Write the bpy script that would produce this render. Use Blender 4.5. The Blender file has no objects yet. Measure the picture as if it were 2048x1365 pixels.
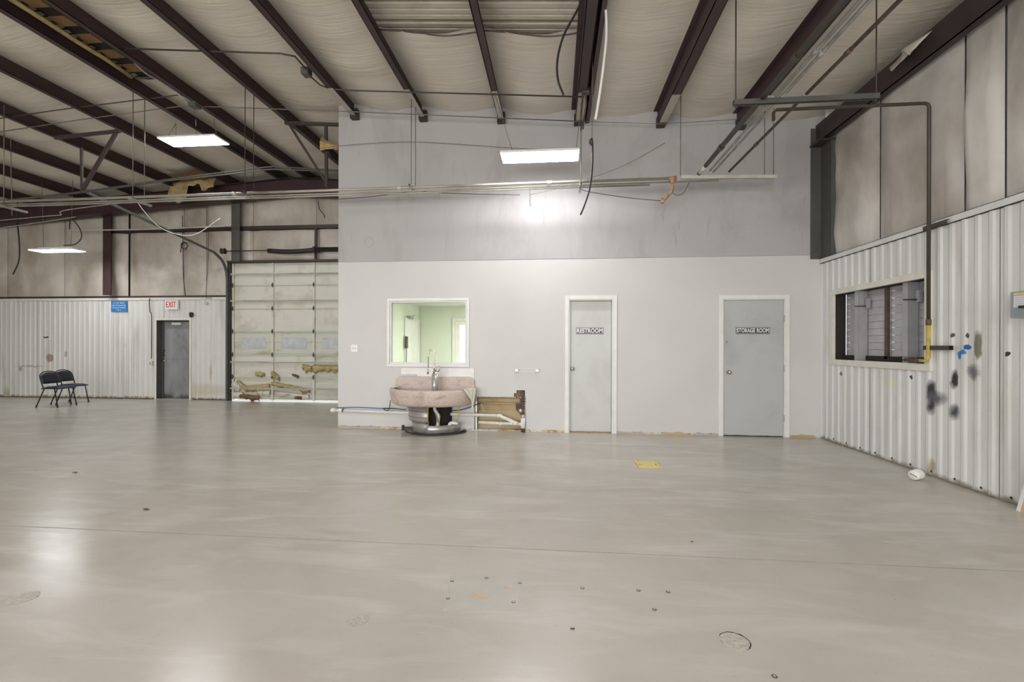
import bpy, math, random
from mathutils import Vector, noise as mnoise
random.seed(7)
S = bpy.context.scene
C = S.collection
PI = math.pi

# ------------------------------------------------------------------ camera
H = 1.33                       # lens height above the floor
F = 910.0                      # focal length in pixels of a 2048 wide frame
YAW = math.radians(5.4)
ROLL = 0.003
PX, PY = 1024.0, 693.0         # principal point (lens shifted for upright verticals)
R0 = Vector((math.cos(YAW), math.sin(YAW), 0)); F0 = Vector((-math.sin(YAW), math.cos(YAW), 0)); U0 = Vector((0, 0, 1))
RC = R0 * math.cos(ROLL) + U0 * math.sin(ROLL)
UC = U0 * math.cos(ROLL) - R0 * math.sin(ROLL)
cam = bpy.data.cameras.new('camera'); camo = bpy.data.objects.new('camera', cam); C.objects.link(camo)
cam.sensor_width = 36; cam.lens = F / 2048 * 36; cam.shift_y = (PY - 682.5) / 2048
cam.clip_start = 0.05; cam.clip_end = 200
from mathutils import Matrix
m = Matrix.Identity(4)
for i in range(3):
    m[i][0] = RC[i]; m[i][1] = UC[i]; m[i][2] = -F0[i]
m[2][3] = H
camo.matrix_world = m
S.camera = camo

# ------------------------------------------------------------------ world and light
S.view_settings.view_transform = 'Standard'; S.view_settings.look = 'None'
S.view_settings.exposure = 0.25; S.view_settings.gamma = 1.0
try: S.view_settings.use_curve_mapping = False
except Exception: pass
w = bpy.data.worlds.new('world'); S.world = w; w.use_nodes = True
bg = w.node_tree.nodes['Background']; bg.inputs[0].default_value = (0.93, 0.96, 1, 1); bg.inputs[1].default_value = 2.2
S.cycles.max_bounces = 6; S.cycles.diffuse_bounces = 3; S.cycles.glossy_bounces = 2; S.cycles.use_adaptive_sampling = True; S.cycles.adaptive_threshold = 0.08; S.cycles.transmission_bounces = 6
S.cycles.use_denoising = True; S.cycles.sample_clamp_indirect = 6.0
S.cycles.caustics_reflective = False; S.cycles.caustics_refractive = False

LED = 31.0          # diffuser strength of the LED fixtures
def area(name, loc, rot, sx, sy, power, col=(1, 1, 1)):
    l = bpy.data.lights.new(name, 'AREA'); l.shape = 'RECTANGLE'; l.size = sx; l.size_y = sy; l.energy = power; l.color = col
    o = bpy.data.objects.new(name, l); C.objects.link(o); o.location = loc; o.rotation_euler = rot
    return o
# added soft fill from unseen openings assumed in the wall behind the camera
FILL = 245
for i, dx in enumerate((-9.5, -4.2, 1.0)):
    area('added_fill', (dx, -7.9, 1.9), (PI / 2, 0, 0), 3.6, 3.6, FILL, (1.0, 0.985, 0.96))
area('office_light', (-.55, 8.6, 2.2), (0, 0, 0), 1.0, 1.4, 85, (1, 1, 0.98))

# ------------------------------------------------------------------ pixel rays onto real planes
def ray(px, py):
    return F0 + RC * ((px - PX) / F) + UC * ((PY - py) / F)
def oY(px, py, Y):
    d = ray(px, py); t = Y / d.y; return Vector((d.x * t, Y, H + d.z * t))
def oX(px, py, X):
    d = ray(px, py); t = X / d.x; return Vector((X, d.y * t, H + d.z * t))
def oZ(px, py, Z):
    d = ray(px, py); t = (Z - H) / d.z; return Vector((d.x * t, d.y * t, Z))

# ------------------------------------------------------------------ room constants
YW, YB, XR, XL, XFAR, YN = 7.06, 10.35, 3.88, -3.49, -17.5, -8.0
RIDGE = -6.03
def zb(X):                      # underside of the purlins
    return H + (3.444 - 0.069 * X if X > RIDGE else 3.860 + 0.069 * (X - RIDGE))
def zr(X): return zb(X) + 0.13  # line where the blankets meet the walls

# ------------------------------------------------------------------ materials
def srgb(r, g, b):
    f = lambda c: (c / 255 / 12.92) if c / 255 <= 0.04045 else ((c / 255 + 0.055) / 1.055) ** 2.4
    return (f(r), f(g), f(b), 1)
def newmat(name):
    mt = bpy.data.materials.new(name); mt.use_nodes = True
    nt = mt.node_tree; b = nt.nodes['Principled BSDF']
    return mt, nt, b
def link(nt, a, b): nt.links.new(a, b)
def coords(nt, scale=(1, 1, 1), loc=(0, 0, 0)):
    g = nt.nodes.new('ShaderNodeNewGeometry'); mp = nt.nodes.new('ShaderNodeMapping')
    mp.inputs['Scale'].default_value = scale; mp.inputs['Location'].default_value = loc
    link(nt, g.outputs['Position'], mp.inputs['Vector']); return mp.outputs['Vector']
def noise(nt, vec, scale=5, detail=4, rough=.6, dist=0.0):
    n = nt.nodes.new('ShaderNodeTexNoise'); n.inputs['Scale'].default_value = scale; n.inputs['Detail'].default_value = detail
    n.inputs['Roughness'].default_value = rough; n.inputs['Distortion'].default_value = dist
    link(nt, vec, n.inputs['Vector']); return n.outputs['Fac']
def ramp(nt, fac, a, b, ca=(0, 0, 0, 1), cb=(1, 1, 1, 1)):
    r = nt.nodes.new('ShaderNodeValToRGB'); r.color_ramp.elements[0].position = a; r.color_ramp.elements[1].position = b
    r.color_ramp.elements[0].color = ca; r.color_ramp.elements[1].color = cb
    link(nt, fac, r.inputs['Fac']); return r.outputs['Color']
def mix(nt, fac, a, b, blend='MIX'):
    n = nt.nodes.new('ShaderNodeMix'); n.data_type = 'RGBA'; n.blend_type = blend

    fi, ai, bi = n.inputs[0], n.inputs[6], n.inputs[7]
    for s, v in ((fi, fac), (ai, a), (bi, b)):
        if isinstance(v, (int, float, tuple)): s.default_value = v
        else: link(nt, v, s)
    return n.outputs[2]
def math_n(nt, op, a, b=0.0):
    n = nt.nodes.new('ShaderNodeMath'); n.operation = op
    for s, v in ((n.inputs[0], a), (n.inputs[1], b)):
        if isinstance(v, (int, float)): s.default_value = v
        else: link(nt, v, s)
    return n.outputs[0]
def bump(nt, b, h, strength=.2, dist=.01):
    n = nt.nodes.new('ShaderNodeBump'); n.inputs['Strength'].default_value = strength; n.inputs['Distance'].default_value = dist
    link(nt, h, n.inputs['Height']); link(nt, n.outputs['Normal'], b.inputs['Normal'])
def smat(name, col, rough=.6, metal=0.0, var=.08, vs=6, spec=.5, vscale=(1, 1, 1)):
    """plain painted / metal surface with a little mottling"""
    mt, nt, b = newmat(name)
    n = noise(nt, coords(nt, vscale), vs, 5)
    dk = tuple(c * (1 - var * 2.2) for c in col[:3]) + (1,); lt = tuple(min(1, c * (1 + var)) for c in col[:3]) + (1,)
    link(nt, ramp(nt, n, .3, .7, dk, lt), b.inputs['Base Color'])
    b.inputs['Roughness'].default_value = rough; b.inputs['Metallic'].default_value = metal
    b.inputs['Specular IOR Level'].default_value = spec
    return mt
def worn(name, col, dirt, amount=.5, scale=1.5, stretch=(1, 1, .25), rough=.6, speck=0.0, low=0.0, lowcol=None, seed=0, metal=0.0):
    """surface with stains; stretch makes them run; low = extra grime near the floor"""
    mt, nt, b = newmat(name)
    v = coords(nt, stretch, (seed, seed * 2, seed * 3))
    n1 = noise(nt, v, scale, 7, .62, .4)
    c = mix(nt, ramp(nt, n1, .62 - amount * .3, .80 - amount * .05), col, dirt)
    n0 = noise(nt, coords(nt, (1, 1, 1), (seed, 0, 0)), 2.3, 3)
    c = mix(nt, math_n(nt, 'MULTIPLY', n0, .22), c, tuple(x * .55 for x in col[:3]) + (1,))
    if speck:
        n2 = noise(nt, coords(nt), 38, 3, .7)
        c = mix(nt, ramp(nt, n2, .70, .74), c, tuple(x * .25 for x in dirt[:3]) + (1,)) if speck > .5 else mix(nt, math_n(nt, 'MULTIPLY', ramp(nt, n2, .66, .72), .6), c, dirt)
    if low:
        g = nt.nodes.new('ShaderNodeNewGeometry'); sp = nt.nodes.new('ShaderNodeSeparateXYZ'); link(nt, g.outputs['Position'], sp.inputs[0])
        mr = nt.nodes.new('ShaderNodeMapRange'); mr.inputs[1].default_value = low; mr.inputs[2].default_value = 0
        link(nt, sp.outputs['Z'], mr.inputs[0])
        n3 = noise(nt, coords(nt, (1, 1, .5)), 9, 6, .7)
        f = ramp(nt, math_n(nt, 'MULTIPLY', mr.outputs[0], n3), .28, .45)
        c = mix(nt, f, c, lowcol or dirt)
    link(nt, c, b.inputs['Base Color']); b.inputs['Roughness'].default_value = rough; b.inputs['Metallic'].default_value = metal
    bump(nt, b, n1, .12, .01)
    return mt

M = {}
def floor_mat():
    mt, nt, b = newmat('sealed_concrete')
    v = coords(nt)
    n1 = noise(nt, coords(nt, (.55, 1, 1)), .55, 8, .62, .5); n2 = noise(nt, v, 2.2, 7, .6, .3); n3 = noise(nt, v, 60, 3, .7)
    c = ramp(nt, n1, .32, .68, srgb(176, 169, 157), srgb(196, 190, 181))
    c = mix(nt, math_n(nt, 'MULTIPLY', ramp(nt, n2, .45, .8), .3), c, srgb(198, 194, 188))
    c = mix(nt, math_n(nt, 'MULTIPLY', ramp(nt, n2, .2, .5, (1, 1, 1, 1), (0, 0, 0, 1)), .14), c, srgb(160, 150, 134))
    c = mix(nt, math_n(nt, 'MULTIPLY', ramp(nt, n3, .66, .74), .6), c, srgb(110, 100, 90))
    # whitish scuffs
    n4 = noise(nt, coords(nt, (.5, 2.2, 1), (3, 1, 0)), 2.1, 7, .6, .6)
    c = mix(nt, math_n(nt, 'MULTIPLY', ramp(nt, n4, .50, .78), .42), c, srgb(222, 219, 214))
    # thin scratches and hairline cracks
    wv = nt.nodes.new('ShaderNodeTexVoronoi'); wv.feature = 'DISTANCE_TO_EDGE'; wv.inputs['Scale'].default_value = .55
    dv = nt.nodes.new('ShaderNodeVectorMath'); dv.operation = 'ADD'
    nn = nt.nodes.new('ShaderNodeTexNoise'); nn.inputs['Scale'].default_value = 1.3; nn.inputs['Detail'].default_value = 5
    link(nt, v, nn.inputs['Vector']); link(nt, nn.outputs['Color'], dv.inputs[0]); link(nt, v, dv.inputs[1]); link(nt, dv.outputs[0], wv.inputs['Vector'])
    cr = ramp(nt, wv.outputs['Distance'], .002, .006, (1, 1, 1, 1), (0, 0, 0, 1))
    cr = math_n(nt, 'MULTIPLY', cr, ramp(nt, noise(nt, v, .8, 2), .55, .65))
    c = mix(nt, math_n(nt, 'MULTIPLY', cr, .12), c, srgb(130, 122, 112))
    link(nt, c, b.inputs['Base Color'])
    r = nt.nodes.new('ShaderNodeMapRange'); r.inputs[3].default_value = .13; r.inputs[4].default_value = .34
    link(nt, math_n(nt, 'ADD', math_n(nt, 'MULTIPLY', n2, .6), math_n(nt, 'MULTIPLY', n1, .4)), r.inputs[0]); link(nt, r.outputs[0], b.inputs['Roughness'])
    b.inputs['Specular IOR Level'].default_value = .5
    bump(nt, b, n2, .05, .01)
    return mt
M['floor'] = floor_mat()
M['joint'] = smat('joint_dirt', srgb(92, 84, 76), .9)
def partition_mat(name, col, upper):
    mt, nt, b = newmat(name)
    n = noise(nt, coords(nt, (1, 1, 1)), 1.1, 5, .55)
    c = ramp(nt, n, .3, .7, tuple(x * .93 for x in col[:3]) + (1,), col)
    if upper:
        n2 = noise(nt, coords(nt, (1.3, 1, .45), (11, 0, 4)), 1.25, 8, .68, .5)
        c = mix(nt, math_n(nt, 'MULTIPLY', ramp(nt, n2, .50, .78), .40), c, srgb(120, 112, 106))
        n3 = noise(nt, coords(nt, (6, 1, .8), (2, 0, 9)), 1.6, 6, .7, .2)
        c = mix(nt, math_n(nt, 'MULTIPLY', ramp(nt, n3, .62, .70), .28), c, srgb(100, 100, 108))
    else:
        g = nt.nodes.new('ShaderNodeNewGeometry'); sp = nt.nodes.new('ShaderNodeSeparateXYZ'); link(nt, g.outputs['Position'], sp.inputs[0])
        mr = nt.nodes.new('ShaderNodeMapRange'); mr.inputs[1].default_value = .085; mr.inputs[2].default_value = .03; link(nt, sp.outputs['Z'], mr.inputs[0])
        n3 = noise(nt, coords(nt, (1, 1, 3), (5, 0, 0)), 2.6, 6, .7, .3)
        f = ramp(nt, math_n(nt, 'MULTIPLY', mr.outputs[0], n3), .42, .46)
        n4 = noise(nt, coords(nt), 14, 4)
        c = mix(nt, f, c, ramp(nt, n4, .4, .6, srgb(150, 126, 92), srgb(214, 200, 176)))
        n5 = noise(nt, coords(nt, (1, 1, 2), (7, 0, 1)), 4.5, 7, .75)
        c = mix(nt, math_n(nt, 'MULTIPLY', ramp(nt, n5, .66, .71), .35), c, srgb(232, 230, 228))
    link(nt, c, b.inputs['Base Color']); b.inputs['Roughness'].default_value = .8 if upper else .62
    bump(nt, b, noise(nt, coords(nt), 70, 3), .06, .004)
    return mt
M['wall_low'] = partition_mat('grey_wall_paint', srgb(213, 211, 208), False)
M['wall_up'] = partition_mat('old_grey_wall_paint', srgb(184, 181, 180), True)
M['sheet'] = worn('dirty_white_sheet_metal', srgb(216, 215, 211), srgb(176, 168, 154), .35, 2.2, (1, 1, .18), .45, .3, .16, srgb(120, 104, 80))
M['sheet_r'] = worn('white_sheet_metal', srgb(228, 228, 226), srgb(206, 202, 192), .3, 2.2, (1, 1, .2), .42, .25, .12, srgb(150, 140, 120), 4)
M['vinyl'] = worn('stained_vinyl_blanket', srgb(206, 199, 188), srgb(128, 110, 88), .72, .75, (1, 1, .7), .42, 0, seed=2)
M['vinyl_r'] = worn('stained_vinyl_blanket_side', srgb(224, 220, 214), srgb(142, 126, 108), .55, .62, (1, 1, .7), .40, 0, seed=9)
M['blanket'] = worn('white_vinyl_roof_blanket', srgb(222, 214, 200), srgb(186, 174, 154), .35, .8, (.35, 1, 1), .45, 0, seed=5)
def add_wrinkles(mt):
    nt = mt.node_tree; b = nt.nodes['Principled BSDF']; bump(nt, b, noise(nt, coords(nt, (.35, 6, 1)), 2.2, 6, .65, .4), .35, .03)
add_wrinkles(M['blanket'])
M['steel'] = worn('maroon_primed_steel', srgb(66, 46, 47), srgb(44, 34, 34), .4, 2.5, (1, .3, 1), .5, 0, seed=3)
M['steel_dk'] = smat('dark_primer', srgb(62, 50, 48), .55)
M['steel_grey'] = smat('dark_grey_steel', srgb(84, 84, 80), .5)
M['deck'] = worn('bare_roof_deck', srgb(196, 188, 174), srgb(150, 138, 120), .4, 2, (1, 1, 1), .5, 0, seed=6)
M['rack_pipe'] = worn('weathered_rack_pipe', srgb(172, 167, 156), srgb(110, 100, 84), .5, 4, (.3, 1, 1), .38, seed=3, metal=.25)
M['galv'] = smat('galvanised_pipe', srgb(196, 196, 192), .33, .5, .15, 9)
M['pipe_white'] = worn('paint_flecked_pipe', srgb(204, 200, 190), srgb(150, 140, 118), .4, 5, (.3, 1, 1), .42)
M['pipe_dark'] = smat('dark_pipe', srgb(76, 70, 62), .5, .3)
M['pipe_rust'] = smat('rusty_pipe', srgb(104, 84, 76), .7, .2, .2, 14)
M['rod'] = smat('threaded_rod', srgb(128, 120, 110), .5, .4)
M['black'] = smat('black_rubber', srgb(34, 33, 33), .5)
M['white_pl'] = smat('white_plastic', srgb(236, 235, 232), .35, 0, .03)
M['cream'] = smat('cream_paint', srgb(226, 222, 212), .5, 0, .05)
M['frame_w'] = smat('white_frame_paint', srgb(232, 231, 228), .4, 0, .03)
M['slab'] = worn('grey_door_paint', srgb(190, 192, 190), srgb(172, 172, 170), .3, 1.4, (1, 1, 1), .45, .25, .05, srgb(120, 114, 106), 7)
M['slab_r'] = worn('pale_grey_door_paint', srgb(206, 208, 205), srgb(190, 190, 186), .3, 1.4, (1, 1, 1), .45, .25, .05, srgb(130, 120, 106), 8)
M['slab_x'] = worn('scuffed_steel_door', srgb(150, 150, 152), srgb(96, 92, 90), .5, 2.2, (1, 1, .5), .42, .2, .3, srgb(80, 74, 70), 9)
M['knob'] = smat('brushed_nickel', srgb(190, 182, 168), .25, .95, .05)
M['stainless'] = worn('streaked_stainless', srgb(184, 179, 176), srgb(124, 112, 106), .5, 3, (1, 1, .3), .32, 0, seed=1, metal=.5)
M['tan'] = worn('tan_board', srgb(196, 176, 138), srgb(150, 128, 92), .4, 3, (.3, 1, 1), .8)
M['foam'] = worn('yellow_fibreglass', srgb(188, 168, 118), srgb(124, 100, 64), .5, 9, (1, 1, 1), .95)
M['brown'] = worn('brown_insulation_face', srgb(128, 98, 62), srgb(66, 50, 34), .5, 6, (1, 1, 1), .9)
M['navy'] = smat('navy_vinyl', srgb(22, 25, 42), .5, 0, .1)
M['navy2'] = smat('navy_seat_vinyl', srgb(42, 47, 76), .5, 0, .1)
M['chairfr'] = smat('black_chair_tube', srgb(36, 35, 36), .35, .3)
M['red'] = smat('red_letter', srgb(210, 44, 40), .5, 0, .02)
M['ink'] = smat('black_sign_face', srgb(40, 40, 42), .4, 0, .03)
M['blue_sign'] = smat('blue_sign_face', srgb(52, 128, 190), .45, 0, .06)
M['pale'] = smat('pale_blue_letter', srgb(200, 220, 238), .5, 0, .02)
M['green'] = worn('pale_green_paint', srgb(226, 235, 216), srgb(210, 226, 200), .4, .9, (1, 1, 1), .55)
M['office_w'] = smat('office_white_paint', srgb(232, 234, 226), .5, 0, .03)
M['copper'] = smat('flaking_beige_pipe', srgb(186, 150, 116), .6, .1, .25, 16)
M['yellow'] = worn('yellow_floor_paint', srgb(232, 216, 132), srgb(196, 176, 100), .3, 8, (1, 1, 1), .55)
M['yellow_pipe'] = smat('yellow_gas_paint', srgb(206, 186, 84), .5, 0, .2, 10)
M['box_grey'] = smat('grey_enclosure', srgb(150, 158, 164), .4, .1, .04)
M['wood'] = worn('plywood', srgb(206, 184, 150), srgb(176, 150, 112), .4, 3, (1, 1, .2), .7)
M['pvc'] = smat('white_pvc', srgb(232, 231, 224), .3, 0, .05)
M['rag'] = smat('white_rag', srgb(226, 222, 208), .9, 0, .06)
M['blue'] = smat('blue_tape', srgb(40, 96, 180), .5)
M['spray'] = smat('black_spray_paint', srgb(44, 42, 46), .6)
M['rust'] = worn('rust_stain', srgb(208, 186, 158), srgb(196, 142, 98), .6, 20, (1, 1, 1), .7)
M['plate_mark'] = smat('pale_concrete', srgb(190, 185, 176), .35, 0, .04, 9)
M['patch'] = smat('rough_mortar', srgb(188, 182, 172), .95, 0, .15, 60)
M['cavity'] = smat('dark_cavity', srgb(48, 42, 38), .9)
M['paper'] = smat('label_paper', srgb(224, 224, 230), .6, 0, .03)
M['slat'] = smat('grey_shutter_board', srgb(190, 188, 192), .5, 0, .06)
M['slat_stud'] = smat('grey_painted_stud', srgb(170, 170, 172), .5, 0, .06)
def terrazzo():
    mt, nt, b = newmat('pink_terrazzo')
    vo = nt.nodes.new('ShaderNodeTexVoronoi'); vo.inputs['Scale'].default_value = 230; link(nt, coords(nt), vo.inputs['Vector'])
    c = ramp(nt, vo.outputs['Color'], .2, .8, srgb(178, 158, 146), srgb(220, 205, 196))
    n = noise(nt, coords(nt, (1, 1, 1.6)), 5, 8, .7, .4)
    c = mix(nt, math_n(nt, 'MULTIPLY', ramp(nt, n, .52, .72), .55), c, srgb(116, 92, 78))
    link(nt, c, b.inputs['Base Color']); b.inputs['Roughness'].default_value = .45
    return mt
M['terrazzo'] = terrazzo()
def glassm():
    mt, nt, b = newmat('clear_glass')
    b.inputs['Base Color'].default_value = (1, 1, 1, 1); b.inputs['Roughness'].default_value = 0.0
    b.inputs['Transmission Weight'].default_value = 1.0; b.inputs['IOR'].default_value = 1.02
    return mt
M['glass'] = glassm()
def emis(name, col, st):
    mt, nt, b = newmat(name)
    b.inputs['Base Color'].default_value = (1, 1, 1, 1); b.inputs['Emission Color'].default_value = col; b.inputs['Emission Strength'].default_value = st
    return mt
M['led'] = emis('led_diffuser', (0.96, 0.975, 1, 1), LED)

# ------------------------------------------------------------------ mesh builder
class MB:
    def __init__(s): s.v = []; s.f = []; s.sm = []
    def face(s, pts, smooth=False):
        b = len(s.v); s.v += [Vector(p) for p in pts]; s.f.append(list(range(b, b + len(pts)))); s.sm.append(smooth)
    def box(s, x0, x1, y0, y1, z0, z1):
        b = len(s.v)
        for z in (z0, z1):
            for x, y in ((x0, y0), (x1, y0), (x1, y1), (x0, y1)): s.v.append(Vector((x, y, z)))
        for q in ((0, 3, 2, 1), (4, 5, 6, 7), (0, 1, 5, 4), (1, 2, 6, 5), (2, 3, 7, 6), (3, 0, 4, 7)):
            s.f.append([b + i for i in q]); s.sm.append(False)
        return s
    def beam(s, a, b_, w, h, up=Vector((0, 0, 1))):
        """rectangular bar between two points"""
        a = Vector(a); b_ = Vector(b_); d = (b_ - a).normalized()
        sd = d.cross(up)
        if sd.length < 1e-4: sd = Vector((1, 0, 0))
        sd.normalize(); u = sd.cross(d).normalized(); n = len(s.v)
        for p in (a, b_):
            for i, j in ((-1, -1), (1, -1), (1, 1), (-1, 1)): s.v.append(p + sd * (i * w / 2) + u * (j * h / 2))
        for q in ((0, 1, 2, 3), (7, 6, 5, 4), (0, 4, 5, 1), (1, 5, 6, 2), (2, 6, 7, 3), (3, 7, 4, 0)):
            s.f.append([n + i for i in q]); s.sm.append(False)
        return s
    def tube(s, pts, r, seg=8, cap=True):
        pts = [Vector(p) for p in pts]; n = len(pts); base = len(s.v); u = None
        for i, p in enumerate(pts):
            d = (pts[min(i + 1, n - 1)] - pts[max(i - 1, 0)])
            if d.length < 1e-7: d = Vector((0, 0, 1))
            d.normalize()
            if u is None:
                u = d.cross(Vector((0, 0, 1)))
                if u.length < .05: u = d.cross(Vector((0, 1, 0)))
            u = (u - d * u.dot(d)).normalized(); v = d.cross(u)
            rr = r[i] if isinstance(r, (list, tuple)) else r
            for k in range(seg):
                a = 2 * PI * k / seg; s.v.append(p + (u * math.cos(a) + v * math.sin(a)) * rr)
        for i in range(n - 1):
            for k in range(seg):
                k2 = (k + 1) % seg
                s.f.append([base + i * seg + k, base + i * seg + k2, base + (i + 1) * seg + k2, base + (i + 1) * seg + k]); s.sm.append(True)
        if cap:
            s.f.append([base + k for k in reversed(range(seg))]); s.sm.append(False)
            s.f.append([base + (n - 1) * seg + k for k in range(seg)]); s.sm.append(False)
        return s
    def grid(s, fn, nu, nv, smooth=True):
        b = len(s.v)
        for j in range(nv + 1):
            for i in range(nu + 1): s.v.append(Vector(fn(i / nu, j / nv)))
        for j in range(nv):
            for i in range(nu):
                a = b + j * (nu + 1) + i
                s.f.append([a, a + 1, a + nu + 2, a + nu + 1]); s.sm.append(smooth)
        return s
    def prism(s, outline, dvec):
        """closed outline extruded by a vector"""
        b = len(s.v); n = len(outline); dvec = Vector(dvec)
        s.v += [Vector(p) for p in outline] + [Vector(p) + dvec for p in outline]
        s.f.append([b + i for i in reversed(range(n))]); s.f.append([b + n + i for i in range(n)]); s.sm += [False, False]
        for i in range(n):
            j = (i + 1) % n; s.f.append([b + i, b + j, b + n + j, b + n + i]); s.sm.append(False)
        return s
    def rev(s, prof, c, axis=Vector((0, 0, 1)), seg=16, a0=0, a1=2 * PI, smooth=True):
        """profile [(radius, height)] turned about an axis through c"""
        axis = Vector(axis).normalized(); u = axis.cross(Vector((0, 0, 1)))
        if u.length < .05: u = Vector((1, 0, 0))
        u.normalize(); v = axis.cross(u); c = Vector(c)
        full = abs(a1 - a0 - 2 * PI) < 1e-4; na = seg if full else seg + 1; b = len(s.v)
        for r, h in prof:
            for k in range(na):
                a = a0 + (a1 - a0) * k / seg; s.v.append(c + axis * h + (u * math.cos(a) + v * math.sin(a)) * r)
        for i in range(len(prof) - 1):
            for k in range(seg):
                k2 = (k + 1) % na if full else k + 1
                s.f.append([b + i * na + k, b + i * na + k2, b + (i + 1) * na + k2, b + (i + 1) * na + k]); s.sm.append(smooth)
        return s
def cr(pts, n=6):
    """smooth path through points"""
    P = [Vector(p) for p in pts]; P = [P[0] * 2 - P[1]] + P + [P[-1] * 2 - P[-2]]; out = []
    for i in range(1, len(P) - 2):
        for k in range(n):
            t = k / n; a, b, c, d = P[i - 1], P[i], P[i + 1], P[i + 2]
            out.append(.5 * ((2 * b) + (c - a) * t + (2 * a - 5 * b + 4 * c - d) * t * t + (3 * b - a - 3 * c + d) * t ** 3))
    out.append(P[-2]); return out

def base_of(o):
    v = Vector((0, 0, 0))
    while o is not None: v += o.location; o = o.parent
    return v
def obj(name, mb, mat, parent=None, bevel=0, loc=None, solid=0):
    """mb is in room coordinates; origin goes to the parent's base or to loc"""
    B = base_of(parent) if parent is not None else (Vector(loc) if loc is not None else Vector((0, 0, 0)))
    me = bpy.data.meshes.new(name); me.from_pydata([tuple(p - B) for p in mb.v], [], mb.f)
    me.polygons.foreach_set('use_smooth', mb.sm); me.materials.append(M[mat] if isinstance(mat, str) else mat); me.update()
    o = bpy.data.objects.new(name, me); C.objects.link(o)
    if parent is not None: o.parent = parent
    else: o.location = B
    if bevel:
        md = o.modifiers.new('bevel', 'BEVEL'); md.width = bevel; md.segments = 2; md.limit_method = 'ANGLE'
    if solid:
        md = o.modifiers.new('solid', 'SOLIDIFY'); md.thickness = solid; md.offset = 0
    return o
def tag(o, label, cat, group=None):
    o['label'] = label; o['category'] = cat
    if group: o['group'] = group
    return o
def thing(name, label, cat, loc, group=None):
    o = bpy.data.objects.new(name, None); C.objects.link(o); o.location = Vector(loc); o.empty_display_size = .1
    return tag(o, label, cat, group)
def struct(name, mb=None, mat=None, loc=(0, 0, 0)):
    if mb is None:
        o = bpy.data.objects.new(name, None); C.objects.link(o); o.location = Vector(loc)
    else: o = obj(name, mb, mat, None)
    o['kind'] = 'structure'; return o
def lbl(o, t): o['label'] = t; return o
def text(name, body, size, loc, parent, mat, rot=(PI / 2, 0, 0), off=0.0, sx=1.0, ext=.0015, align='CENTER'):
    cu = bpy.data.curves.new(name, 'FONT'); cu.body = body; cu.size = size; cu.extrude = ext; cu.offset = off
    cu.align_x = align; cu.space_character = 1.06; cu.align_y = 'CENTER'; cu.materials.append(M[mat])
    o = bpy.data.objects.new(name, cu); C.objects.link(o); o.parent = parent
    bpy.context.view_layer.update(); me = bpy.data.meshes.new_from_object(o.evaluated_get(bpy.context.evaluated_depsgraph_get()))
    q = bpy.data.objects.new(name, me); C.objects.link(q); q.parent = parent; bpy.data.objects.remove(o); q.name = name
    q.location = Vector(loc) - base_of(parent); q.rotation_euler = rot; q.scale = (sx, 1, 1); q['kind'] = 'stuff'
    return q
def fr(v):  # fractal noise
    return mnoise.fractal(Vector(v), 1.0, 2.0, 4)
# ================================================================== SETTING
JY = 2.98
fl = struct('floor', MB().box(XFAR, XR + .3, YN - 3, YB + .3, -.12, -.02), 'joint')
obj('concrete_slab', MB().box(XFAR, XR + .2, JY + .006, YB + .2, -.02, 0), 'floor', fl)
obj('concrete_slab', MB().box(XFAR, XR + .2, YN - 3, JY - .006, -.02, 0), 'floor', fl)

# ---- ceiling: corrugated deck, blankets between purlins, purlins
def deck_mb():
    mb = MB(); ys = []; y = YN
    while y < YB + .1:
        ys += [(y, 0), (y + .055, 0), (y + .065, .012), (y + .08, .012), (y + .09, 0), (y + .145, 0), (y + .155, .012), (y + .17, .012), (y + .18, 0), (y + .235, 0), (y + .245, .05), (y + .30, .05), (y + .31, 0)]; y += .315
    for xa, xb in ((XFAR, RIDGE), (RIDGE, XR + .2)):
        for i in range(len(ys) - 1):
            (y0, d0), (y1, d1) = ys[i], ys[i + 1]
            mb.face([(xa, y0, zb(xa) + .24 + d0), (xb, y0, zb(xb) + .24 + d0), (xb, y1, zb(xb) + .24 + d1), (xa, y1, zb(xa) + .24 + d1)])
    return mb
ceil = struct('ceiling', deck_mb(), 'deck')
# purlin web positions, right to left; the two at the ridge stand close together
PUR = [2.68, 1.53, .30, -.88, -2.12, -3.24, -4.51, -5.71, -6.38, -7.60, -8.84, -10.06, -11.34, -12.70, -14.02, -15.3, -16.6]
for i, X in enumerate(PUR):
    y1 = YW - .01 if X > XL else YB - .02
    z = zb(X); fw = .12 if i in (1, 2) else .085
    mb = MB()
    mb.box(X, X + .008, YN, y1, z, z + .225)
    mb.box(X, X + fw, YN, y1, z, z + .008); mb.box(X + fw - .006, X + fw, YN, y1, z, z + .02)
    mb.box(X - .06, X, YN, y1, z + .215, z + .223)
    p = obj('purlin', mb, 'steel', ceil)
    if i == 2:
        obj('purlin', MB().box(X + .15, X + .158, YN, y1, z, z + .2).box(X + .15, X + .21, YN, y1, z, z + .008), 'steel', ceil)
    if X > XL:
        obj('clip', MB().box(X - .02, X + .1, y1 - .09, y1 - .001, z - .04, z + .11), 'steel_dk', p)
        lbl(obj('worn_end', MB().box(X + .004, X + fw - .004, y1 - .85, y1 - .1, z - .0022, z - .0002), 'patch', p), 'bare scraped flange near the wall')
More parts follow.
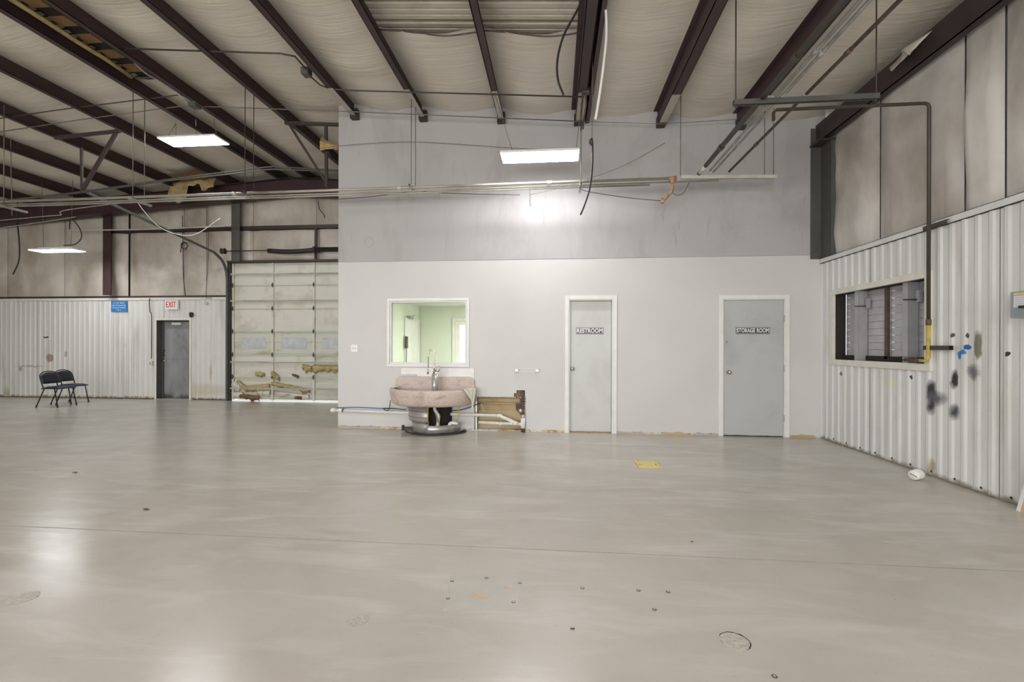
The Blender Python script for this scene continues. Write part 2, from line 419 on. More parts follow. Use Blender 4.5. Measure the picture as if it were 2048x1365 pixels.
def blanket(xa, xb, ya, yb_, seed, sag=.07):
    nu, nv = 10, max(6, int((yb_ - ya) / .14))
    def fn(u, v):
        X = xa + (xb - xa) * u; Y = ya + (yb_ - ya) * v
        s = math.sin(PI * u) ** 1.4
        lap = (Y + seed * .37) % 1.85
        z = zb(X) + .228 - (sag + .02) * s - .018 * s * fr((X * 1.2, Y * 1.4, seed)) - (.035 * s * math.exp(-(lap / .09) ** 2) if s > .2 else 0)
        z -= .012 * s * math.sin(Y * 11 + 3 * fr((X, Y * .7, seed + 5)))* (.5 + .5 * fr((X * .5, Y * .6, seed + 9)))
        return (X, Y, z)
    return MB().grid(fn, nu, nv)
HY0, HY1 = 2.6, 5.26
for i in range(len(PUR) - 1):
    xb, xa = PUR[i], PUR[i + 1]; ye = YW + .05 if xa > XL - .3 else YB
    if i == 5: ye = YB
    if i in (2, 3):
        obj('insulation_blanket', blanket(xa, xb, HY1, ye, i), 'blanket', ceil)
        obj('insulation_blanket', blanket(xa, xb, YN, HY0, i + 20), 'blanket', ceil)
        obj('torn_edge', MB().tube(cr([(xa + .02, HY1, zb(xa) + .19), ((xa + xb) / 2 - .2, HY1 + .01, zb(xa) + .145), ((xa + xb) / 2 + .2, HY1 - .01, zb(xb) + .145), (xb - .01, HY1 + .01, zb(xb) + .18)]), .009, 6), 'pipe_rust', ceil)
    elif i == 7:
        obj('insulation_blanket', blanket(xa, xb, 6.35, ye, i, .03), 'blanket', ceil)
    elif i == 5:
        # left of the partition this bay runs on to the back wall
        obj('insulation_blanket', blanket(xa, xb, YN, YB, i), 'blanket', ceil)
    else:
        obj('insulation_blanket', blanket(xa, xb, YN, ye, i), 'blanket', ceil)
obj('insulation_blanket', blanket(PUR[0], XR + .13, YN, YW + .05, 31, .07), 'blanket', ceil)
obj('insulation_blanket', blanket(XFAR, PUR[-1], YN, YB, 32, .05), 'blanket', ceil)
# side frame of the deck hole nearest the lamp cable: blanket strip
# ridge gap: yellow edge roll and brown tabs of old insulation between the deck ribs
e = MB().tube([(PUR[8] + .11 + .012 * math.sin(k * 1.7), -1 + k * .4, zb(PUR[8]) + .16 + .012 * math.sin(k * 2.3)) for k in range(19)], .032, 6)
lbl(obj('blanket_edge', e, 'foam', ceil), 'yellowed rolled edge of the roof blanket')
obj('insulation_backing', MB().box(PUR[8] + .02, PUR[7] - .002, YN, 6.36, zb(RIDGE) + .222, zb(RIDGE) + .232), 'cavity', ceil)
y = .6
while y < 6.3:
    mb = MB().prism([(PUR[8] + .1, y, zb(RIDGE) + .2), (PUR[7] - .02, y + .02, zb(RIDGE) + .21), (PUR[7] - .02, y + .15, zb(RIDGE) + .19), (PUR[8] + .14, y + .13, zb(RIDGE) + .18)], (0, 0, .02))
    obj('insulation_tab', mb, 'brown', ceil); y += .32
# eave angle along the right wall (rafter look of the photo)
obj('eave_strut', MB().box(XR - .09, XR - .08, YN, YW, H + 2.97, H + 3.24).box(XR - .09, XR - .0, YN, YW, H + 2.97, H + 2.98), 'steel_dk', ceil)

# ---- partition wall with openings
def cells(mb, us, vs, filled, P):
    """slab made of cells; P(u, v, k) gives the point, k=0 front, 1 back"""
    nu, nv = len(us) - 1, len(vs) - 1
    F_ = [[filled((us[i] + us[i + 1]) / 2, (vs[j] + vs[j + 1]) / 2) for j in range(nv)] for i in range(nu)]
    g = lambda i, j: 0 <= i < nu and 0 <= j < nv and F_[i][j]
    for i in range(nu):
        for j in range(nv):
            if not F_[i][j]: continue
            a, b, c, d = us[i], us[i + 1], vs[j], vs[j + 1]
            mb.face([P(a, c, 0), P(b, c, 0), P(b, d, 0), P(a, d, 0)]); mb.face([P(a, c, 1), P(a, d, 1), P(b, d, 1), P(b, c, 1)])
            if not g(i - 1, j): mb.face([P(a, c, 0), P(a, d, 0), P(a, d, 1), P(a, c, 1)])
            if not g(i + 1, j): mb.face([P(b, c, 0), P(b, c, 1), P(b, d, 1), P(b, d, 0)])
            if not g(i, j - 1): mb.face([P(a, c, 0), P(a, c, 1), P(b, c, 1), P(b, c, 0)])
            if not g(i, j + 1): mb.face([P(a, d, 0), P(b, d, 0), P(b, d, 1), P(a, d, 1)])
    return mb
def rect(p, q, Y=YW):
    a = oY(p[0], p[1], Y); b = oY(q[0], q[1], Y)
    return (min(a.x, b.x), max(a.x, b.x), min(a.z, b.z), max(a.z, b.z))
WIN = rect((780, 603), (933, 729))
D1 = rect((1138, 600), (1225, 866)); D1 = (D1[0], D1[1], -.1, D1[3])
D2 = rect((1446, 599), (1569, 875)); D2 = (D2[0], D2[1], -.1, D2[3])
HOLE = rect((949, 794), (1051, 860)); HOLE = (HOLE[0], HOLE[1], .02, HOLE[3])
HOLE2 = rect((1033, 781), (1050, 800))
HOLE3 = rect((1028, 787), (1040, 797))
holes = [WIN, D1, D2, HOLE, HOLE2, HOLE3]
SEAM = H + 1.35
def inh(x, z): return any(h[0] < x < h[1] and h[2] < z < h[3] for h in holes)
us = sorted({XL, XR + .05} | {v for h in holes for v in h[:2]}); vs = sorted({0, SEAM} | {max(0, v) for h in holes for v in h[2:]})
TH = .14
wc = struct('wall_center', None)
obj('wall_board', cells(MB(), us, vs, lambda x, z: not inh(x, z), lambda u, v, k: (u, YW + k * TH, v)), 'wall_low', wc)
def upP(u, v, k): return (u, YW - .006 + k * (TH + .006), min(v, zr(u) + .105))
uu = [XL + (XR + .05 - XL) * k / 12 for k in range(13)]
lbl(obj('wall_board', cells(MB(), uu, [SEAM + .002, 8], lambda x, z: True, upP), 'wall_up', wc), 'smudged older upper part of the grey wall')
obj('side_board', MB().box(XL, XL + .12, YW + TH, YB, 0, zr(XL) + .06), 'wall_low', wc)
# thin battens of filler over the board joints
for x in (-1.0, 1.35):
    pass
# broken wall hole: jagged plaster lips, stud, board behind
hx0, hx1, hz0, hz1 = HOLE
obj('cavity_back', MB().box(hx0 - .15, hx1 + .15, YW + TH - .01, YW + TH + .02, 0, hz1 + .35), 'tan', wc)
for k, (a, b) in enumerate(((.0, .1), (.13, .32), (.35, .40), (.42, .50))):
    obj('backing_board', MB().box(hx0, hx1 - .04, YW + TH - .03 - .006 * (k % 2), YW + TH - .012, a + .03, b), 'tan', wc)
obj('stud', MB().box(hx0 + .005, hx0 + .045, YW + .02, YW + .03, 0, hz1).box(hx0 + .005, hx0 + .012, YW + .02, YW + .1, 0, hz1).box(hx0 + .038, hx0 + .045, YW + .02, YW + .1, 0, hz1), 'galv', wc)
mb = MB(); n = 26
for k in range(n):
    t = k / n; x = hx0 + (hx1 - hx0) * t; mb.prism([(x, YW - .004, hz1 + .006), (x + .034, YW - .004, hz1 + .006), (x + .03 * random.random(), YW - .004, hz1 - .006 - .012 * random.random())], (0, .015, 0))
for k in range(14):
    z = hz0 + (hz1 - hz0) * k / 14; mb.prism([(hx1 + .006, YW - .004, z), (hx1 + .006, YW - .004, z + .05), (hx1 - .01 - .02 * random.random(), YW - .004, z + .03)], (0, .015, 0))
obj('broken_plaster_edge', mb, 'patch', wc)
for a, b in ((680, 760), (1232, 1290), (1325, 1375), (1390, 1436), (1580, 1632)):
    pa = oY(a, 860, YW); pb = oY(b, 865, YW); n = 9; o_ = [(pa.x, YW - .002, .0)]
    for k in range(n + 1): o_.append((pa.x + (pb.x - pa.x) * k / n, YW - .002, .018 + .034 * random.random()))
    o_.append((pb.x, YW - .002, .0))
    lbl(obj('paint_loss', MB().prism(o_, (0, .0015, 0)), 'tan' if a in (1325, 1580) else 'patch', wc), 'bare brown patch where the paint has peeled')
# grey-white panel behind the basin
a = oY(803, 736, YW); b = oY(948, 800, YW)
lbl(obj('splash_panel', MB().box(a.x, b.x, YW - .012, YW, b.z, a.z), 'frame_w', wc), 'flat white panel under the office window')

obj('light_stop_board', MB().box(.36, XR + .05, YW + TH + .06, YW + TH + .1, 0, 4.7), 'tan', wc)  # added, hidden behind the wall to stop outside light leaking through
obj('light_stop_board', MB().box(XL + .12, XR + .05, YW + TH, YW + TH + .1, 4.66, 5.3), 'tan', wc)
# ---- office behind the window
OX0, OX1, OY1, OZ = -3.11, .3, 10.2, 2.24
off = struct('wall_office', None)
lbl(obj('back_board', MB().box(OX0, OX1 + .1, OY1, OY1 + .05, 0, OZ), 'green', off), 'pale green back wall of the office')
obj('left_board', MB().box(OX0 - .05, OX0, YW + TH, OY1, 0, OZ), 'green', off)
obj('right_board', MB().box(OX1, OX1 + .05, YW + TH, OY1, 0, OZ), 'green', off)
obj('ceiling_board', MB().box(OX0, OX1, YW + TH, OY1, OZ, OZ + .04), 'office_w', off)
def spot_mat(name, base, spots, axis):
    """copy of a wall paint with stains / sprayed marks at real places; axis 0: wall in X-Z, 1: wall in Y-Z"""
    mt = M[base].copy(); mt.name = name; nt = mt.node_tree; b = nt.nodes['Principled BSDF']
    src = b.inputs['Base Color'].links[0].from_socket; c = src
    g = nt.nodes.new('ShaderNodeNewGeometry'); sp = nt.nodes.new('ShaderNodeSeparateXYZ')
    nn = nt.nodes.new('ShaderNodeTexNoise'); nn.inputs['Scale'].default_value = 9; nn.inputs['Detail'].default_value = 5
    link(nt, g.outputs['Position'], nn.inputs['Vector'])
    sc = nt.nodes.new('ShaderNodeVectorMath'); sc.operation = 'MULTIPLY_ADD'; link(nt, nn.outputs['Color'], sc.inputs[0]); sc.inputs[1].default_value = (.09, .09, .09); link(nt, g.outputs['Position'], sc.inputs[2])
    link(nt, sc.outputs[0], sp.inputs[0])
    h = sp.outputs['X'] if axis == 0 else sp.outputs['Y']
    for (a, z, ra, rz, col, soft) in spots:
        da = math_n(nt, 'DIVIDE', math_n(nt, 'SUBTRACT', h, a + .045), ra); dz = math_n(nt, 'DIVIDE', math_n(nt, 'SUBTRACT', sp.outputs['Z'], z + .045), rz)
        d = math_n(nt, 'ADD', math_n(nt, 'MULTIPLY', da, da), math_n(nt, 'MULTIPLY', dz, dz))
        f = ramp(nt, d, 1 - soft, 1 + soft * .3, (1, 1, 1, 1), (0, 0, 0, 1))
        c = mix(nt, f, c, col)
    link(nt, c, b.inputs['Base Color']); M[name] = mt
SPR = srgb(52, 52, 58)
def ys(px, py): p = oX(px, py, XR - .01); return p.y, p.z
sl = []
for px, py, rx, rz, col, soft in ((1861, 782, .075, .12, SPR, .8), (1872, 797, .15, .09, srgb(96, 96, 104), .95), (1862, 812, .06, .10, SPR, .95), (1907, 757, .045, .10, srgb(44, 44, 46), .7),
                                  (1908, 825, .075, .09, srgb(70, 70, 76), .95), (1946, 744, .07, .10, srgb(110, 110, 112), .9), (1955, 692, .045, .14, srgb(122, 120, 98), .6),
                                  (1916, 709, .03, .05, srgb(48, 120, 190), .6), (1923, 702, .05, .03, srgb(48, 120, 190), .6), (1934, 694, .045, .025, srgb(40, 96, 180), .5),
                                  (2016, 708, .025, .028, srgb(44, 44, 46), .3), (1904, 671, .02, .02, srgb(90, 90, 90), .3), (1933, 670, .02, .022, srgb(80, 80, 80), .3),
                                  (1681, 747, .03, .03, srgb(120, 120, 120), .3), (1820, 755, .02, .022, srgb(60, 60, 62), .3), (1866, 652, .03, .05, srgb(228, 220, 150), .8),
                                  (1782, 766, .06, .07, srgb(224, 220, 178), .9), (1862, 935, .06, .1, srgb(176, 168, 140), .9)):
    y, z = ys(px, py); sl.append((y, z, rx, rz, col, soft))
spot_mat('sheet_rs', 'sheet_r', sl, 1)
sl = []
for px, py, rx, rz, col, soft in ((100, 716, .12, .12, srgb(150, 134, 124), .5), (93, 675, .09, .025, srgb(70, 68, 66), .4), (42, 738, .06, .08, srgb(140, 138, 128), .8), (132, 709, .04, .09, srgb(150, 150, 148), .8),
                                  (60, 733, .5, .03, srgb(170, 166, 154), .9), (400, 780, .9, .2, srgb(196, 190, 174), .9), (14, 790, .12, .22, srgb(178, 168, 144), .9), (422, 745, .05, .30, srgb(180, 172, 154), .9)):
    p = oY(px, py, YB); sl.append((p.x, p.z, rx, rz, col, soft))
spot_mat('sheet_s', 'sheet', sl, 0)

def corr(mb, a0, a1, z0f, z1f, P, per=.138, dep=.011, org=0.0):
    """ribbed sheet between a0 and a1; P(a, d, z) -> point, d = height of the rib"""
    k0 = math.floor((a0 - org) / per) - 1; k1 = math.ceil((a1 - org) / per) + 1; pr = []
    for k in range(k0, k1 + 1):
        o_ = org + k * per; pr += [(o_, 0), (o_ + per * .42, 0), (o_ + per * .58, 1), (o_ + per * .80, 1), (o_ + per * .98, 0)]
    def dd(a):
        for i in range(len(pr) - 1):
            if pr[i][0] <= a <= pr[i + 1][0]:
                t = (a - pr[i][0]) / max(1e-6, pr[i + 1][0] - pr[i][0]); return pr[i][1] * (1 - t) + pr[i + 1][1] * t
        return 0
    q = [a0] + [p[0] for p in pr if a0 + 1e-4 < p[0] < a1 - 1e-4] + [a1]
    for i in range(len(q) - 1):
        a, b = q[i], q[i + 1]
        if b - a < 1e-5: continue
        da, db = dd(a) * dep, dd(b) * dep
        mb.face([P(a, da, z0f(a)), P(b, db, z0f(b)), P(b, db, z1f(b)), P(a, da, z1f(a))])
    return mb
def sheets(parent, bounds, z0, z1, P, mat, opening=None, org=0):
    for i in range(len(bounds) - 1):
        a, b = bounds[i] + .002, bounds[i + 1] - .002; mb = MB()
        off_ = .0025 * (i % 2)
        Pq = lambda x, d, z, o_=off_: P(x, d + o_, z)
        if opening and a < opening[1] and b > opening[0]:
            oa, ob, za, zc = opening
            if a < oa: corr(mb, a, oa, lambda x: z0, lambda x: z1, Pq, org=org)
            if b > ob: corr(mb, ob, b, lambda x: z0, lambda x: z1, Pq, org=org)
            m0, m1 = max(a, oa), min(b, ob)
            if za > z0: corr(mb, m0, m1, lambda x: z0, lambda x: za, Pq, org=org)
            if zc < z1: corr(mb, m0, m1, lambda x: zc, lambda x: z1, Pq, org=org)
        else: corr(mb, a, b, lambda x: z0, lambda x: z1, Pq, org=org)
        s_ = obj('metal_sheet', mb, mat, parent)

# ---- right wall
wr = struct('wall_right', None)
PRt = lambda a, d, z: (XR - d, a, z)
W2 = (5.15, 6.74, 1.16, 2.06)
bounds = [YN] + [4.37 - .83 * k for k in range(14, 0, -1)] + [4.37, 5.19, 6.02, 6.83, YW]
sheets(wr, bounds, .012, 2.58, PRt, 'sheet_rs', W2, org=6.83)
obj('base_board', cells(MB(), [YN, W2[0], W2[1], YW], [0, W2[2], W2[3], 2.6], lambda y, z: not (W2[0] < y < W2[1] and W2[2] < z < W2[3]), lambda u, v, k: (XR + .012 + k * .008, u, v)).box(XR + .12, XR + .14, YN, YW + .1, 2.5, 5.2), 'slat_stud', wr)
obj('flashing', MB().box(XR - .034, XR - .030, YN, YW, 2.555, 2.62).box(XR - .034, XR, YN, YW, 2.615, 2.62), 'sheet_r', wr)
for y in [4.37 + .138 * k for k in range(-3, 19, 2)]:
    obj('screw', MB().rev([(.0, .006), (.011, .004), (.012, 0)], (XR - .004, y + .03, .05), (-1, 0, 0), 8), 'steel_dk', wr)
def wallblanket(P, a0, a1, z0, z1f, seed, puff=.07):
    def fn(u, v):
        a = a0 + (a1 - a0) * u; zt = z1f(a); z = z0 + (zt - z0) * v
        e = min(1, 4.5 * min(u, 1 - u)) ** .6 * min(1, 4 * min(v, 1 - v) + .15) ** .6
        d = puff * e * (.75 + .9 * fr((a * .9, z * .8, seed))) + .010 * fr((a * 4, z * 1.5, seed + 3)) * e
        return P(a, max(0.002, d), z)
    return MB().grid(fn, 14, 26)
for k, (a, b) in enumerate(((5.99, YW), (4.83, 5.97), (4.43, 4.81), (3.24, 4.41), (2.0, 3.22), (.8, 1.98), (-.4, .78), (-1.6, -.42), (-2.8, -1.62), (-5.4, -2.82), (YN, -5.42))):
    obj('insulation_blanket', wallblanket(lambda a_, d, z: (XR + .09 - d, a_, z), a, b, 2.58, lambda q: H + 3.23, k + 3), 'vinyl_r', wr)
obj('girt', MB().box(XR - .02, XR + .1, YN, YW, 2.55, 2.6), 'steel_dk', wr)
# corner column
p = oY(1640, 300, YW - .2)
obj('steel_column', MB().box(XR - .02, XR - .012, YW - .26, YW - .01, 2.62, H + 3.2).box(XR - .16, XR - .02, YW - .02, YW - .012, 2.62, H + 3.2).box(XR - .02, XR + .10, YW - .262, YW - .254, 2.62, H + 3.2), 'steel_grey', wr)
obj('cap_plate', MB().box(XR - .17, XR + .1, YW - .27, YW - .005, H + 2.92, H + 2.95), 'steel_dk', wr)
# torn blanket flap near the eave
q0 = oX(1797, 100, XR - .12)
def flap(u, v):
    Y_ = 5.36 - .36 * u; return (XR - .10 - .16 * v - .03 * math.sin(u * 9), Y_ + .05 * math.sin(v * 4 + u * 5), H + 3.19 - .14 * v * (1 + .6 * math.sin(u * 7)) + .04 * fr((u * 5, v * 5, 1)))
obj('torn_flap', MB().grid(flap, 10, 5), 'vinyl', wr, solid=.006)

# ---- louvred opening in the right wall
w2 = struct('window_2', None)
oa, ob, za, zc = W2
fx = XR - .032
lbl(obj('window_frame', MB().box(fx, XR + .02, oa - .07, ob + .06, zc, zc + .07).box(fx, XR + .02, oa - .07, ob + .06, za - .075, za).box(fx, XR + .02, ob, ob + .06, za, zc).box(fx, XR + .02, oa - .07, oa, za, zc), 'cream', w2), 'cream sheet metal flashing around the opening')
DX = XR + .15
obj('jamb', MB().box(XR + .02, XR + .150, ob, ob + .02, za - .07, zc + .05).box(XR + .02, XR + .3, oa - .02, oa, za - .07, zc + .05), 'cavity', w2)
obj('head', MB().box(XR + .02, XR + .3, oa, ob, zc, zc + .03), 'cavity', w2)
obj('window_sill', MB().box(XR + .02, DX - .02, oa, ob, za - .02, za), 'cavity', w2)
obj('window_sill', MB().box(DX - .03, DX + .08, oa, ob, za - .01, za + .062), 'cavity', w2)
for (s0, s1) in ((5.965, 6.725), (5.16, 5.90)):
    sh = obj('shutter', MB().box(DX - .004, DX + .02, s1 - .006, s1, za + .06, zc + .02).box(DX - .01, DX + .02, s0, s0 + .02, za + .045, zc + .02), 'slat_stud', w2)
    for k in range(10):
        z = za + .055 + k * .0885
        obj('slat', MB().prism([(DX, s0 + .02, z), (DX + .012, s0 + .02, z), (DX + .022, s0 + .02, z + .085), (DX + .010, s0 + .02, z + .087)], (0, s1 - s0 - .040, 0)), 'slat', sh)
        obj('light_stop_strip', MB().box(DX + .024, DX + .028, s0 + .02, s1 - .04, z + .07, z + .11).box(DX + .024, DX + .028, s1 - .04, s1 + .02, z + .008, z + .080), 'cavity', sh)  # added dark strips that block outside light, notched at the slat ends
for y in (6.29, 5.46):
    obj('stud', MB().box(XR + .035, DX - .01, y, y + .038, za - .01, zc + .02).box(XR + .03, XR + .037, y, y + .075, za - .01, zc + .02), 'slat_stud', w2)
obj('mullion', MB().box(DX - .03, DX + .005, 5.905, 5.955, za + .03, zc + .03), 'pipe_rust', w2)
for y in (6.22, 5.39):
    l_ = obj('latch', MB().box(DX - .055, DX - .012, y, y + .05, 1.83, 1.96), 'slat_stud', w2, bevel=.004)
    obj('latch_handle', MB().tube([(DX - .06, y + .02, 1.86), (XR + .0, y + .10, 1.865)], .007, 6), 'steel_dk', l_)

# ---- back wall
wb = struct('wall_back', None)
PBk = lambda a, d, z: (a, YB - d, z)
XDL = oY(464, 700, YB - .03).x       # left edge of the overhead door
XDR = -3.62
EX = rect((315, 641), (380, 797), YB); EX = (EX[0], EX[1], -.1, EX[3])
bx = [XDL - .07]
while bx[-1] > XFAR: bx.append(bx[-1] - .87)
bx = bx[::-1]; bx[0] = XFAR
sheets(wb, bx, .012, 2.47, PBk, 'sheet_s', EX, org=-7.85)
obj('base_board', MB().box(XFAR, EX[0] - .06, YB + .005, YB + .03, 0, 2.5).box(EX[1] + .06, XDL - .05, YB + .005, YB + .03, 0, 2.5).box(EX[0] - .06, EX[1] + .06, YB + .005, YB + .03, EX[3] + .05, 2.5), 'cavity', wb)
obj('flashing', MB().box(XFAR, XDL - .06, YB - .032, YB - .027, 2.445, 2.50).box(XFAR, XDL - .06, YB - .032, YB, 2.497, 2.502), 'cream', wb)
obj('girt', MB().box(XFAR, XDL - .06, YB - .02, YB + .05, 2.502, 2.55), 'steel_dk', wb)
def rb(X): return zb(X) - .385      # underside of the end rafter
sx = [oY(v, 500, YB).x for v in (14, 128, 212, 256, 367, 412, 470)]
sx = [XFAR, -15.4] + sx
for k in range(len(sx) - 1):
    g = .05 if k == 5 else .004
    obj('insulation_blanket', wallblanket(lambda a_, d, z: (a_, YB + .02 - d, z), sx[k] + g, sx[k + 1] - .004, 2.55, lambda q: zb(q) + .1, k * 3 + 1, .09), 'vinyl', wb)
sx2 = [oY(v, 500, YB).x for v in (470, 506, 632, 720)]
for k in range(3):
    obj('insulation_blanket', wallblanket(lambda a_, d, z: (a_, YB + .02 - d, z), sx2[k] + .004, sx2[k + 1] - .004, 3.3, lambda q: zb(q) + .1, k * 3 + 40, .07), 'vinyl', wb)
obj('backing', MB().box(XFAR, XL + .1, YB + .06, YB + .1, 2.5, 5.6), 'cavity', wb)
for mat_, a, b, z0, dp in (('steel', 205.5, 221.5, 2.55, .22), ('steel_grey', 462.5, 479.5, 3.33, .2)):
    x0 = oY(a, 500, YB - dp).x; x1 = oY(b, 500, YB - dp).x; zt = rb((x0 + x1) / 2) + .03; y = YB - dp
    obj('steel_column', MB().box(x0, x1, y, y + .012, z0, zt).box((x0 + x1) / 2 - .006, (x0 + x1) / 2 + .006, y + .012, y + .12, z0, zt), mat_, wb)
z_ = oY(600, 455, YB - .08).z
obj('girt', MB().box(oY(222, 455, YB).x, XL, YB - .10, YB - .09, z_ - .045, z_ + .05).box(oY(222, 455, YB).x, XL, YB - .10, YB - .0, z_ - .045, z_ - .038), 'steel_dk', wb)
mb = MB()
for (xa, xb) in ((XFAR, RIDGE), (RIDGE, XL + .05)):
    n_ = 6
    for i in range(n_):
        a = xa + (xb - xa) * i / n_; b = xa + (xb - xa) * (i + 1) / n_
        for (ya, yb2, lo, hi) in ((9.97, 9.985, 0, .38), (9.88, 10.08, 0, .012), (9.88, 10.08, .368, .38)):
            o_ = [(a, ya, rb(a) + lo), (b, ya, rb(b) + lo), (b, ya, rb(b) + hi), (a, ya, rb(a) + hi)]
            mb.prism(o_, (0, yb2 - ya, 0))
obj('end_rafter', mb, 'steel', wb)
# header over the overhead door and jamb angles
obj('header', MB().box(XDL - .06, XDR + .2, YB - .14, YB + .03, 3.315, 3.36), 'steel_dk', wb)
obj('post', MB().box(oY(632, 500, YB - .1).x - .025, oY(632, 500, YB - .1).x + .025, YB - .13, YB - .08, 3.36, z_ - .04), 'steel_dk', wb)
obj('post', MB().box(XDL - .075, XDL - .0, YB - .10, YB - .02, 0, 3.33), 'steel_dk', wb)
obj('sill_light', MB().box(XDL, XDR, YB + .03, YB + .3, -.01, .004), 'patch', wb)

# torn blanket hanging under the roof by the back wall
pa = oY(342, 357, 9.7); pb = oY(432, 352, 9.7)
def tear(u, v):
    X = pa.x + (pb.x - pa.x) * u; zt = zb(X) + .10
    d = [.30, .38, .30, .12, .10, .22, .18][min(6, int(u * 7))]
    return (X, 9.75 - .12 * math.sin(v * 2) + .03 * fr((u * 5, v * 3, 3)), zt - v * d * 1.4 + .03 * fr((u * 6, v * 6, 8)))
lbl(obj('torn_flap', MB().grid(tear, 16, 6), 'foam', wb, solid=.03), 'torn roof blanket showing yellow fibreglass')
obj('bare_roof_patch', MB().grid(lambda u, v: (pa.x + .3 + (pb.x - pa.x - .3) * u, 9.2 + .55 * v, zb(pa.x + (pb.x - pa.x) * u) + .10 - .05 * math.sin(PI * u)), 6, 4), 'brown', wb)

# ---- left and near walls (outside the picture)
wl = struct('wall_left', MB().box(XFAR - .2, XFAR, YN, YB + .1, 0, 5.2), 'vinyl')
doors = ((-11.3, -7.7), (-6.0, -2.4), (-.8, 2.8))  # unseen openings, added to go with the fill panels
wn = struct('wall_near', None)
cu_ = sorted({XFAR, XR + .1} | {v for d in doors for v in d})
obj('wall_board', cells(MB(), cu_, [0, 3.7, 5.6], lambda x, z: z > 3.7 or not any(a < x < b for a, b in doors), lambda u, v, k: (u, YN - k * .1, min(v, zb(u) + .3))), 'vinyl', wn)

# ---- office window (window_1)
w1 = struct('window_1', None)
x0, x1, z0, z1 = WIN; cw = .045
for q in ((x0 - cw, x1 + cw, z1, z1 + cw), (x0 - cw, x1 + cw, z0 - cw, z0), (x0 - cw, x0, z0, z1), (x1, x1 + cw, z0, z1)):
    obj('casing', MB().box(q[0], q[1], YW - .022, YW + .0, q[2], q[3]), 'frame_w', w1, bevel=.004)
obj('window_frame', MB().box(x0 + .001, x0 + .022, YW + .001, YW + TH, z0 + .001, z1 - .001).box(x1 - .022, x1 - .001, YW + .001, YW + TH, z0 + .001, z1 - .001).box(x0 + .022, x1 - .022, YW + .001, YW + TH, z0 + .001, z0 + .022).box(x0 + .022, x1 - .022, YW + .001, YW + TH, z1 - .022, z1 - .001), 'frame_w', w1)
obj('pane', MB().box(x0 + .02, x1 - .02, YW + .05, YW + .055, z0 + .02, z1 - .02), 'glass', w1)

# ---- doors in the partition
def door(n, R, slabmat, rec, hinge_side, knob_px, cw=.062):
    x0, x1, z0, z1 = R
    d = struct('door_%d' % n, None)
    for q in ((x0 - cw, x0, 0, z1 + cw), (x1, x1 + cw, 0, z1 + cw), (x0, x1, z1, z1 + cw)):
        obj('casing', MB().box(q[0], q[1], YW - .02, YW + .0, q[2], q[3]), 'frame_w', d, bevel=.004)
    obj('door_frame', MB().box(x0, x0 + .014, YW - .002, YW + TH, 0, z1).box(x1 - .014, x1, YW - .002, YW + TH, 0, z1).box(x0 + .014, x1 - .014, YW - .002, YW + TH, z1 - .014, z1), 'cream', d)
    sl_ = obj('door_slab', MB().box(x0 + .018, x1 - .018, YW + rec, YW + rec + .042, .012, z1 - .018), slabmat, d, bevel=.002)
    k = oY(knob_px[0], knob_px[1], YW + rec)
    obj('knob', MB().rev([(.030, 0), (.031, .006), (.012, .010), (.012, .030), (.024, .036), (.029, .050), (.026, .064), (.014, .072), (.0, .074)], k, (0, -1, 0), 18), 'knob', sl_)
    return d, sl_, (x0, x1, z1)
d1, s1_, _ = door(1, D1, 'slab_r', .055, 1, (1144.5, 738))
obj('threshold', MB().box(D1[0] + .016, D1[1] - .016, YW + .0, YW + TH, 0, .010), 'copper', d1)
d2, s2_, _ = door(2, D2, 'slab', .004, 1, (1457, 745))
for pz in (638, 737, 837):
    h_ = oY(1569, pz, YW); obj('hinge', MB().box(D2[1] - .02, D2[1] + .004, YW - .012, YW - .002, h_.z - .05, h_.z + .05), 'slab', s2_)
k = oY(1453, 684, YW); obj('deadbolt', MB().rev([(.014, 0), (.014, .012), (.0, .014)], k, (0, -1, 0), 12), 'knob', s2_)

# ---- exit door
d3 = struct('door_3', None); x0, x1, z0, z1 = EX
obj('flashing', MB().box(x0 - .05, x0, YB - .03, YB - .02, 0, z1 + .05).box(x1, x1 + .05, YB - .03, YB - .02, 0, z1 + .05).box(x0, x1, YB - .03, YB - .02, z1, z1 + .05), 'cream', d3)
obj('door_frame', MB().box(x0, x0 + .01, YB - .03, YB + .17, 0, z1).box(x1 - .01, x1, YB - .03, YB + .17, 0, z1).box(x0, x1, YB - .03, YB + .17, z1 - .01, z1).box(x0, x0 + .05, YB + .12, YB + .22, 0, z1).box(x1 - .04, x1, YB + .12, YB + .22, 0, z1).box(x0, x1, YB + .12, YB + .22, z1 - .04, z1), 'steel_grey', d3)
sx3 = obj('door_slab', MB().box(x0 + .05, x1 - .04, YB + .15, YB + .19, .01, z1 - .04), 'slab_x', d3)
obj('seam_strip', MB().box(x0 + .12, x1 - .05, YB + .147, YB + .15, z1 * .505, z1 * .505 + .006), 'steel_grey', sx3)
k = oY(327, 721, YB + .15); obj('lever_handle', MB().box(k.x - .03, k.x + .03, YB + .135, YB + .15, k.z - .06, k.z + .05).tube([(k.x, YB + .13, k.z), (k.x, YB + .09, k.z), (k.x + .10, YB + .09, k.z - .01)], .012, 8), 'knob', sx3)
k = oY(330, 706, YB + .15); obj('pull_handle', MB().tube(cr([(k.x, YB + .15, k.z + .07), (k.x, YB + .09, k.z + .05), (k.x, YB + .09, k.z - .05), (k.x, YB + .15, k.z - .07)], 4), .009, 6), 'steel_dk', sx3)
k = oY(356, 648, YB + .15); c_ = obj('door_closer', MB().box(k.x - .12, k.x + .12, YB + .09, YB + .15, k.z - .03, k.z + .03), 'white_pl', sx3, bevel=.005)
obj('threshold', MB().box(x0, x1, YB - .02, YB + .22, 0, .012), 'galv', d3)

